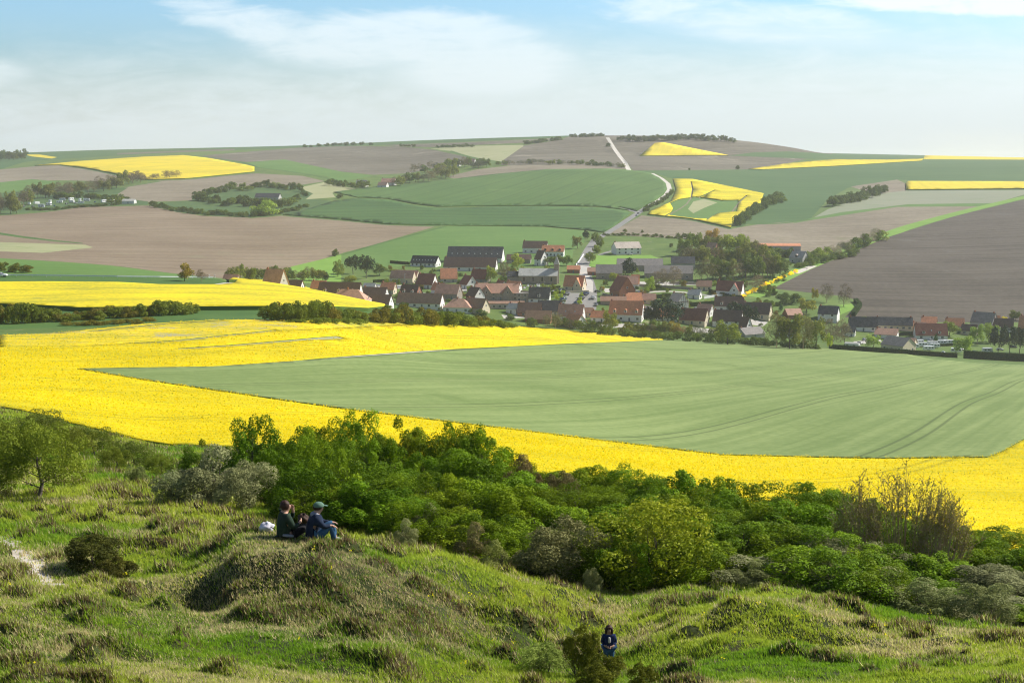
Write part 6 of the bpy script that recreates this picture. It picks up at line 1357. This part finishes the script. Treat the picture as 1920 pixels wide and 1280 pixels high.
# ------------------------------------------------------------------ clipped hedges
def hedge(line, h, t, label, col=((.035, .065, .018), (.075, .12, .035)), ymin=760, dens=26):
    P = [hitrow(u, v, ymin) for u, v in dense(line, False)]; o = empty('hedge', P[0]); tag(o, label, 'hedge'); rn = np.random.default_rng(len(label))
    C_, N_ = [], []; m_ = MB()
    for a, b in zip(P[:-1], P[1:]):
        d = b - a; L_ = d.length; dn = Vector((d.x, d.y, 0)).normalized(); nn = Vector((-dn.y, dn.x, 0)); a_ = a - P[0]; b_ = b - P[0]; w_ = t / 2 * .86; bs = len(m_.V)
        for p in (a_, b_): m_.V += [tuple(p - nn * w_ + Vector((0, 0, -.5))), tuple(p + nn * w_ + Vector((0, 0, -.5))), tuple(p + nn * w_ + Vector((0, 0, h * .95))), tuple(p - nn * w_ + Vector((0, 0, h * .95)))]
        m_.F += [(bs, bs+4, bs+7, bs+3), (bs+1, bs+2, bs+6, bs+5), (bs+3, bs+7, bs+6, bs+2), (bs, bs+3, bs+2, bs+1), (bs+4, bs+5, bs+6, bs+7)]
        n = int(L_ * (2 * h + t) * dens / 6) + 4
        for _ in range(n):
            f = rn.random(); r_ = rn.random() * (2 * h + t); p = a_.lerp(b_, f)
            if r_ < h: q = p - nn * (t/2) + Vector((0, 0, r_)); nr = -nn
            elif r_ < 2 * h: q = p + nn * (t/2) + Vector((0, 0, r_ - h)); nr = nn
            else: q = p + nn * (r_ - 2 * h - t/2) + Vector((0, 0, h + rn.normal() * .08)); nr = Vector((0, 0, 1))
            C_.append(tuple(q)); N_.append(tuple(nr + Vector(rn.normal(size=3) * .5)))
    N_ = np.array(N_); N_ /= np.linalg.norm(N_, axis=1)[:, None]; V, T = quads(np.array(C_), N_, .45, rn)
    tt = rn.random((len(T), 1)); link('foliage', fastmesh('foliage', V, T, [MATS['leaves_matt']], col=np.array(col[0]) * (1 - tt) + np.array(col[1]) * tt), o)
    MATS_ = m_.build('core', 'hedge_core', o)
m, g = new_mat('hedge_core'); finish(g, (.03, .05, .016, 1), 1.0, spec=0)
for ln, h_, t_, lb in [([(1555,655),(1640,660),(1700,664),(1745,672),(1794,674)], 2.6, 2.0, 'long clipped hedge between the pale green field and the caravans'),
  ([(1807,678),(1870,681),(1930,684),(2000,688)], 4.4, 2.2, 'tall dark clipped hedge at the right of the gap'),
  ([(1196,562),(1228,560),(1257,557)], 2.6, 1.5, 'clipped hedge before the half timbered house, left'), ([(1294,575),(1322,573),(1350,571)], 2.8, 1.5, 'dark clipped hedge above the bright lawn'),
  ([(752,541),(794,543)], 2.0, 1.4, 'dark hedge below the double gabled barn'), ([(732,493),(768,496)], 2.0, 1.4, 'dark hedge left of the long white building'),
  ([(1012,543),(1050,540)], 1.6, 1.2, 'upper hedge strip below the churchyard'), ([(1010,552),(1056,550)], 1.6, 1.2, 'lower hedge strip below the churchyard'),
  ([(1330,548),(1372,560),(1392,560)], 2.4, 1.5, 'hedge in front of the large white house'), ([(1160,556),(1195,552)], 2.0, 1.3, 'hedge right of the tall dark red gabled house'),
  ([(1600,592),(1612,575),(1604,566)], 2.6, 3, 'green hedge round the lawn at the dark field corner'), ([(1678,630),(1712,628)], 2.2, 1.4, 'dark hedge behind the little cream annex'),
  ([(1752,650),(1790,648)], 1.6, 1.2, 'bright low hedge behind the rear caravans'), ([(700,530),(728,528)], 2, 1.4, 'hedge left of the double gabled barn')]:
    hedge(ln, h_, t_, lb)

# ------------------------------------------------------------------ people
flat_mat('skin', (.52, .31, .22), (.46, .27, .19), .55); flat_mat('hair_brown', (.06, .03, .018), (.035, .018, .012), .6, 30); flat_mat('hair_dark', (.02, .014, .012), (.035, .022, .018), .6, 30)
flat_mat('knit_green', (.028, .05, .03), (.018, .032, .022), .95, 12); flat_mat('navy', (.018, .030, .060), (.012, .02, .042), .9, 8); flat_mat('black_cloth', (.012, .012, .014), None, .9); flat_mat('denim', (.055, .13, .23), (.035, .09, .17), .9, 10)
flat_mat('cap_green', (.12, .21, .15), None, .8); flat_mat('shoe_white', (.62, .62, .62), None, .6); flat_mat('grey_cloth', (.30, .32, .36), None, .9); flat_mat('top_white', (.62, .58, .55), None, .9); flat_mat('bag_white', (.70, .68, .74), (.5, .49, .56), .8, 5)
flat_mat('lips', (.40, .12, .10)); flat_mat('navy_child', (.02, .035, .11), (.014, .024, .08), .9, 10)
def skin(name, nodes, edges, mat, parent, sub=2):
    """nodes: {key: (x, y, z, r)}, first one is the root"""
    ks = list(nodes); me = bpy.data.meshes.new(name); me.from_pydata([nodes[k][:3] for k in ks], [(ks.index(a), ks.index(b)) for a, b in edges], []); me.materials.append(MATS[mat])
    o = link(name, me, parent); md = o.modifiers.new('skin', 'SKIN'); md.use_smooth_shade = True
    for i, k in enumerate(ks):
        sv = me.skin_vertices[0].data[i]; r = nodes[k][3]; sv.radius = (r, r) if len(nodes[k]) == 4 else (nodes[k][3], nodes[k][4]); sv.use_root = (i == 0)
    s_ = o.modifiers.new('sub', 'SUBSURF'); s_.levels = sub; s_.render_levels = sub
    return o
def chain(*ks): return list(zip(ks[:-1], ks[1:]))
def blob(name, mat, parent, c, r, seed=0, rough=.12, n=14, zcut=None, tf=None):
    rn = random.Random(seed); V, Fc = [], []
    for i in range(n + 1):
        th = math.pi * i / n
        for j in range(2 * n):
            ph = math.pi * j / n; q = 1 + rough * (math.sin(3 * ph + seed) * math.sin(4 * th) * .5 + rn.uniform(-.5, .5)); V.append([c[0] + r[0] * q * math.sin(th) * math.cos(ph), c[1] + r[1] * q * math.sin(th) * math.sin(ph), c[2] + r[2] * q * math.cos(th)])
            if zcut is not None and V[-1][2] < zcut: V[-1][2] = zcut
            if tf: V[-1] = tf(V[-1])
    for i in range(n):
        for j in range(2 * n): k = (j + 1) % (2 * n); Fc.append((i*2*n+j, (i+1)*2*n+j, (i+1)*2*n+k, i*2*n+k))
    return link(name, fastmesh(name, V, Fc, [MATS[mat]], smooth=True), parent)
def hand_nodes(N, E, key, wrist, p, fdir, side, r=1.0):
    """palm and five bent fingers starting from a wrist key"""
    p = Vector(p); f = Vector(fdir).normalized(); s = Vector(side).normalized(); dn = f.cross(s)
    N[key + 'palm'] = (*(p + f * .045), .026 * r); E.append((wrist, key + 'palm'))
    for i, (o_, L_) in enumerate(((-.028, .062), (-.010, .074), (.009, .068), (.027, .052))):
        a = p + f * .085 + s * o_; b = a + f * L_ * .55 - dn * .008; c = b + f * L_ * .35 - dn * .022
        N[f'{key}a{i}'] = (*a, .0105 * r); N[f'{key}b{i}'] = (*b, .009 * r); N[f'{key}c{i}'] = (*c, .0075 * r); E.extend([(key + 'palm', f'{key}a{i}'), (f'{key}a{i}', f'{key}b{i}'), (f'{key}b{i}', f'{key}c{i}')])
    a = p + f * .035 - s * .038; b = a + f * .035 - s * .016
    N[key + 't0'] = (*a, .012 * r); N[key + 't1'] = (*b, .009 * r); E.extend([(key + 'palm', key + 't0'), (key + 't0', key + 't1')])
def person(u, v, ymin, label, J, col, extra=None, rz=0.0, dz=0.0, y=None, sc=1.0):
    if y is None: x, y, z = hit(u, v, ymin)
    else: x = ray(u, v)[0] * y; z = gz(x, y)
    o = empty('person', (x, y, z + dz), rz); tag(o, label, 'person'); o.scale = (sc,) * 3
    N = dict(pelvis=(*J['pelvis'], .13), waist=(*J['waist'], .115), chest=(*J['chest'], .155), neck=(*J['neck'], .052), head=(*J['head'], .088), crown=(*J['crown'], .072)); E = chain('pelvis', 'waist', 'chest', 'neck', 'head', 'crown')
    N['nose'] = (*J['nose'], .014); E.append(('head', 'nose')); N['chin'] = (*J['chin'], .045); E.append(('head', 'chin'))
    for s in 'lr':
        N['sh' + s] = (*J['sh' + s], .062); N['el' + s] = (*J['el' + s], .042); N['wr' + s] = (*J['wr' + s], .027); E += chain('chest', 'sh' + s, 'el' + s, 'wr' + s); hand_nodes(N, E, 'h' + s, 'wr' + s, J['wr' + s], J['hd' + s], J['hs' + s])
        N['th' + s] = (*J['th' + s], .088); N['kn' + s] = (*J['kn' + s], .058); N['an' + s] = (*J['an' + s], .036); N['to' + s] = (*J['to' + s], .034); E += chain('pelvis', 'th' + s, 'kn' + s, 'an' + s, 'to' + s)
    skin('body', N, E, 'skin', o)
    g_ = lambda k, dr: (*N[k][:3], N[k][3] + dr)
    T = dict(waist=g_('waist', .04), pelvis=g_('pelvis', .035), chest=g_('chest', .045), collar=(*(Vector(J['chest']).lerp(Vector(J['neck']), .80)), .082)); TE = [('waist', 'pelvis'), ('waist', 'chest'), ('chest', 'collar')]
    for s in 'lr':
        T['sh' + s] = g_('sh' + s, .034); T['el' + s] = g_('el' + s, .018); T['cf' + s] = (*(Vector(J['wr' + s]).lerp(Vector(J['el' + s]), .12)), .038); TE += chain('chest', 'sh' + s, 'el' + s, 'cf' + s)
    skin('jacket', T, TE, col['top'], o)
    T = dict(pelvis=g_('pelvis', .04)); TE = []
    for s in 'lr':
        T['th' + s] = g_('th' + s, .028); T['kn' + s] = g_('kn' + s, .018); T['an' + s] = (*(Vector(J['an' + s]).lerp(Vector(J['kn' + s]), .15)), .056); TE += chain('pelvis', 'th' + s, 'kn' + s, 'an' + s)
    skin('trousers', T, TE, col['legs'], o)
    for s in 'lr':
        a, b = Vector(J['an' + s]), Vector(J['to' + s]); d = (b - a).normalized(); skin('shoe', dict(a=(*(a - d * .03 + Vector((0, 0, -.02))), .05), b=(*(a + d * .08), .048), c=(*(b + d * .03), .04)), chain('a', 'b', 'c'), col['shoe'], o)
    hx = Vector(J['head']); cr = Vector(J['crown'])
    return o, hx, cr
# person with the cap, seen from behind, facing right and away
J = dict(pelvis=(0, 0, .13), waist=(.01, .01, .27), chest=(.05, .02, .45), neck=(.10, .03, .60), head=(.15, .04, .70), crown=(.14, .04, .76), nose=(.245, .06, .69), chin=(.20, .05, .645),
 shl=(.05, .19, .53), ell=(.24, .22, .36), wrl=(.40, .16, .36), hdl=(1, -.2, -.1), hsl=(0, 1, 0), shr=(.07, -.15, .53), elr=(.22, -.19, .35), wrr=(.39, -.13, .36), hdr=(.9, .2, -.4), hsr=(0, 1, .1),
 thl=(.10, .11, .13), knl=(.42, .16, .36), anl=(.50, .16, .01), tol=(.64, .14, -.05), thr=(.10, -.09, .13), knr=(.38, -.10, .35), anr=(.46, -.10, -.03), tor=(.60, -.11, -.09))
o, hx, cr = person(586, 1021, 20, 'person in a navy jacket, jeans and green cap sitting on the mound, seen from behind', J, dict(top='navy', legs='denim', shoe='shoe_white'), rz=R(14), dz=-.08, sc=1.07)
blob('hair', 'hair_brown', o, (hx.x - .03, hx.y, hx.z + .03), (.098, .09, .085), 2, .05)
cp = blob('cap', 'cap_green', o, (hx.x - .005, hx.y, hx.z + .045), (.118, .108, .095), 3, .02, zcut=hx.z + .035)
skin('brim', dict(a=(hx.x + .08, hx.y, hx.z + .06, .07, .014), b=(hx.x + .19, hx.y + .01, hx.z + .04, .06, .010)), chain('a', 'b'), 'cap_green', cp, 1)
skin('hood', dict(a=(.10, .12, .60, .045), b=(.0, .04, .57, .065), c=(.09, -.06, .58, .05), d=(.15, -.04, .57, .03)), chain('a', 'b', 'c', 'd'), 'grey_cloth', o)
skin('shirt_hem', dict(a=(-.12, -.08, .10, .045), b=(.02, -.17, .10, .045), c=(.14, -.15, .08, .035)), chain('a', 'b', 'c'), 'grey_cloth', o)
# dark haired person in the green sweater
J = dict(pelvis=(0, 0, .12), waist=(0, .01, .27), chest=(.02, .02, .46), neck=(.03, .04, .61), head=(.05, .06, .71), crown=(.04, .055, .77), nose=(.14, .10, .71), chin=(.10, .085, .655),
 shl=(-.10, .17, .54), ell=(.10, .30, .42), wrl=(.15, .20, .60), hdl=(-.1, -.2, 1), hsl=(1, 0, 0), shr=(.12, -.12, .53), elr=(.25, -.08, .30), wrr=(.31, .10, .38), hdr=(.1, .9, .3), hsr=(0, 0, 1),
 thl=(-.02, .14, .11), knl=(.05, .50, .22), anl=(.25, .42, .03), tol=(.38, .44, .0), thr=(.12, .08, .11), knr=(.36, .36, .20), anr=(.10, .52, .03), tor=(.0, .60, .02))
o, hx, cr = person(532, 1010, 20, 'dark haired person in a dark green sweater sitting at the left, eating', J, dict(top='knit_green', legs='black_cloth', shoe='black_cloth'), rz=R(-8), dz=-.04, sc=1.09)
blob('hair', 'hair_brown', o, (hx.x - .028, hx.y - .022, hx.z + .03), (.102, .10, .105), 5, .10)
skin('belt', dict(a=(.02, -.15, .17, .03), b=(.14, -.11, .15, .034), c=(.22, -.02, .12, .03)), chain('a', 'b', 'c'), 'grey_cloth', o)
# curly haired third person, mostly hidden between the two
J = dict(pelvis=(0, 0, .11), waist=(0, .02, .22), chest=(.0, .05, .36), neck=(.0, .09, .47), head=(.01, .12, .56), crown=(.0, .12, .61), nose=(.02, .215, .55), chin=(.02, .17, .505),
 shl=(-.14, .06, .41), ell=(-.20, .22, .26), wrl=(-.06, .34, .24), hdl=(1, .3, 0), hsl=(0, 0, 1), shr=(.14, .06, .41), elr=(.20, .22, .26), wrr=(.06, .34, .22), hdr=(-1, .3, 0), hsr=(0, 0, -1),
 thl=(-.09, .10, .10), knl=(-.16, .40, .24), anl=(-.10, .58, .02), tol=(-.10, .70, .0), thr=(.09, .10, .10), knr=(.16, .40, .24), anr=(.10, .58, .02), tor=(.10, .70, .0))
o, hx, cr = person(567, 1019, 20, 'curly dark haired person sitting low between the other two', J, dict(top='black_cloth', legs='navy', shoe='black_cloth'), dz=-.10, sc=.95, y=32.95)
blob('hair', 'hair_brown', o, (hx.x, hx.y - .02, hx.z + .02), (.135, .13, .135), 9, .32, n=12)
# white bag
bx_, by_, bz_ = hit(500, 998, 20); bag = empty('bag', (bx_, by_, bz_)); tag(bag, 'crumpled white bag lying in the grass left of the seated people', 'bag')
blob('sack', 'bag_white', bag, (0, 0, .10), (.17, .13, .12), 4, .35, n=9); skin('strap', dict(a=(.10, -.08, .14, .012), b=(.20, -.10, .10, .012), c=(.22, -.06, .02, .012)), chain('a', 'b', 'c'), 'black_cloth', bag)
# child standing behind the junipers, facing the camera
J = dict(pelvis=(0, 0, .62), waist=(0, 0, .74), chest=(0, .0, .90), neck=(0, .0, 1.03), head=(0, -.01, 1.145), crown=(0, .0, 1.20), nose=(.0, -.105, 1.14), chin=(0, -.05, 1.085),
 shl=(.15, 0, .95), ell=(.20, .02, .76), wrl=(.13, -.12, .68), hdl=(-.8, -.4, -.2), hsl=(0, 0, 1), shr=(-.15, 0, .95), elr=(-.20, .02, .76), wrr=(-.13, -.12, .68), hdr=(.8, -.4, -.2), hsr=(0, 0, -1),
 thl=(.08, 0, .56), knl=(.09, -.02, .33), anl=(.09, 0, .08), tol=(.09, -.11, .03), thr=(-.08, 0, .56), knr=(-.09, -.02, .33), anr=(-.09, 0, .08), tor=(-.09, -.11, .03))
s_, t_ = ray(1142, 1171); yy0 = 26.2; xx0 = s_ * yy0; g0 = gz(xx0, yy0); need = (CZ + yy0 * t_ - g0) / 1.30
o, hx, cr = person(1142, 1171, 0, 'child with a brown bob and navy cardigan standing behind the juniper, facing the camera', J, dict(top='navy_child', legs='denim', shoe='shoe_white'), y=yy0, sc=max(.55, min(1.0, need)))
hr = blob('hair', 'hair_brown', o, (hx.x, hx.y + .035, hx.z + .02), (.122, .10, .13), 6, .07)
for s in (-1, 1): blob('hair_side', 'hair_brown', o, (hx.x + s * .095, hx.y - .01, hx.z - .035), (.035, .06, .10), 7, .08, n=8)
blob('fringe', 'hair_brown', o, (hx.x, hx.y - .055, hx.z + .082), (.088, .045, .04), 8, .06, n=8)
for s in (-1, 1): blob('eye', 'hair_dark', o, (hx.x + s * .034, hx.y - .086, hx.z + .015), (.013, .010, .009), 1, 0, n=6)
blob('mouth', 'lips', o, (hx.x, hx.y - .086, hx.z - .052), (.024, .01, .008), 1, 0, n=6)
skin('shirt', dict(a=(0, -.135, .97, .035), b=(0, -.155, .88, .04), c=(0, -.145, .78, .04)), chain('a', 'b', 'c'), 'top_white', o)
# walkers far off on the farm track
for u, v, lb, cc_ in [(1513, 506, 'tiny walker in white on the farm track by the dark field', 'top_white'), (1478, 409 + 150, 'tiny walker in dark clothes at the garden edge', 'navy')]:
    if u != 1513: continue
    J2 = dict(pelvis=(0, 0, .92), waist=(0, 0, 1.08), chest=(0, .0, 1.32), neck=(0, .0, 1.50), head=(0, -.01, 1.62), crown=(0, .0, 1.70), nose=(.0, -.10, 1.62), chin=(0, -.05, 1.56), shl=(.19, 0, 1.42), ell=(.24, .04, 1.14), wrl=(.24, -.06, .90), hdl=(0, -.2, -1), hsl=(0, 1, 0), shr=(-.19, 0, 1.42), elr=(-.24, .04, 1.14), wrr=(-.24, -.06, .90), hdr=(0, -.2, -1), hsr=(0, 1, 0),
      thl=(.1, 0, .84), knl=(.11, -.12, .48), anl=(.11, -.02, .08), tol=(.11, -.15, .04), thr=(-.1, 0, .84), knr=(-.11, .08, .46), anr=(-.11, .22, .10), tor=(-.11, .12, .04))
    o, hx, cr = person(u, v, 900, lb, J2, dict(top=cc_, legs='denim', shoe='black_cloth')); blob('hair', 'hair_brown', o, (hx.x, hx.y + .02, hx.z + .03), (.10, .10, .11), 3, .05, n=8)

# ------------------------------------------------------------------ air
m = bpy.data.materials.new('air'); m.use_nodes = True; g = NT(m.node_tree)
pv = g.n('ShaderNodeVolumePrincipled', {'Color': (0.95, 0.95, 0.93, 1), 'Density': HAZE, 'Anisotropy': 0.25}); oo = g.n('ShaderNodeOutputMaterial'); g.t.links.new(pv.outputs[0], oo.inputs['Volume'])
m_ = MB(); m_.box(-9000, 9000, -60, 12600, -90, 175)
me = bpy.data.meshes.new('haze'); me.from_pydata(m_.V, [], m_.F); me.materials.append(m); hz = link('haze', me); tag(hz, 'pale spring haze lying over the valley and far hills', 'haze', kind='stuff')
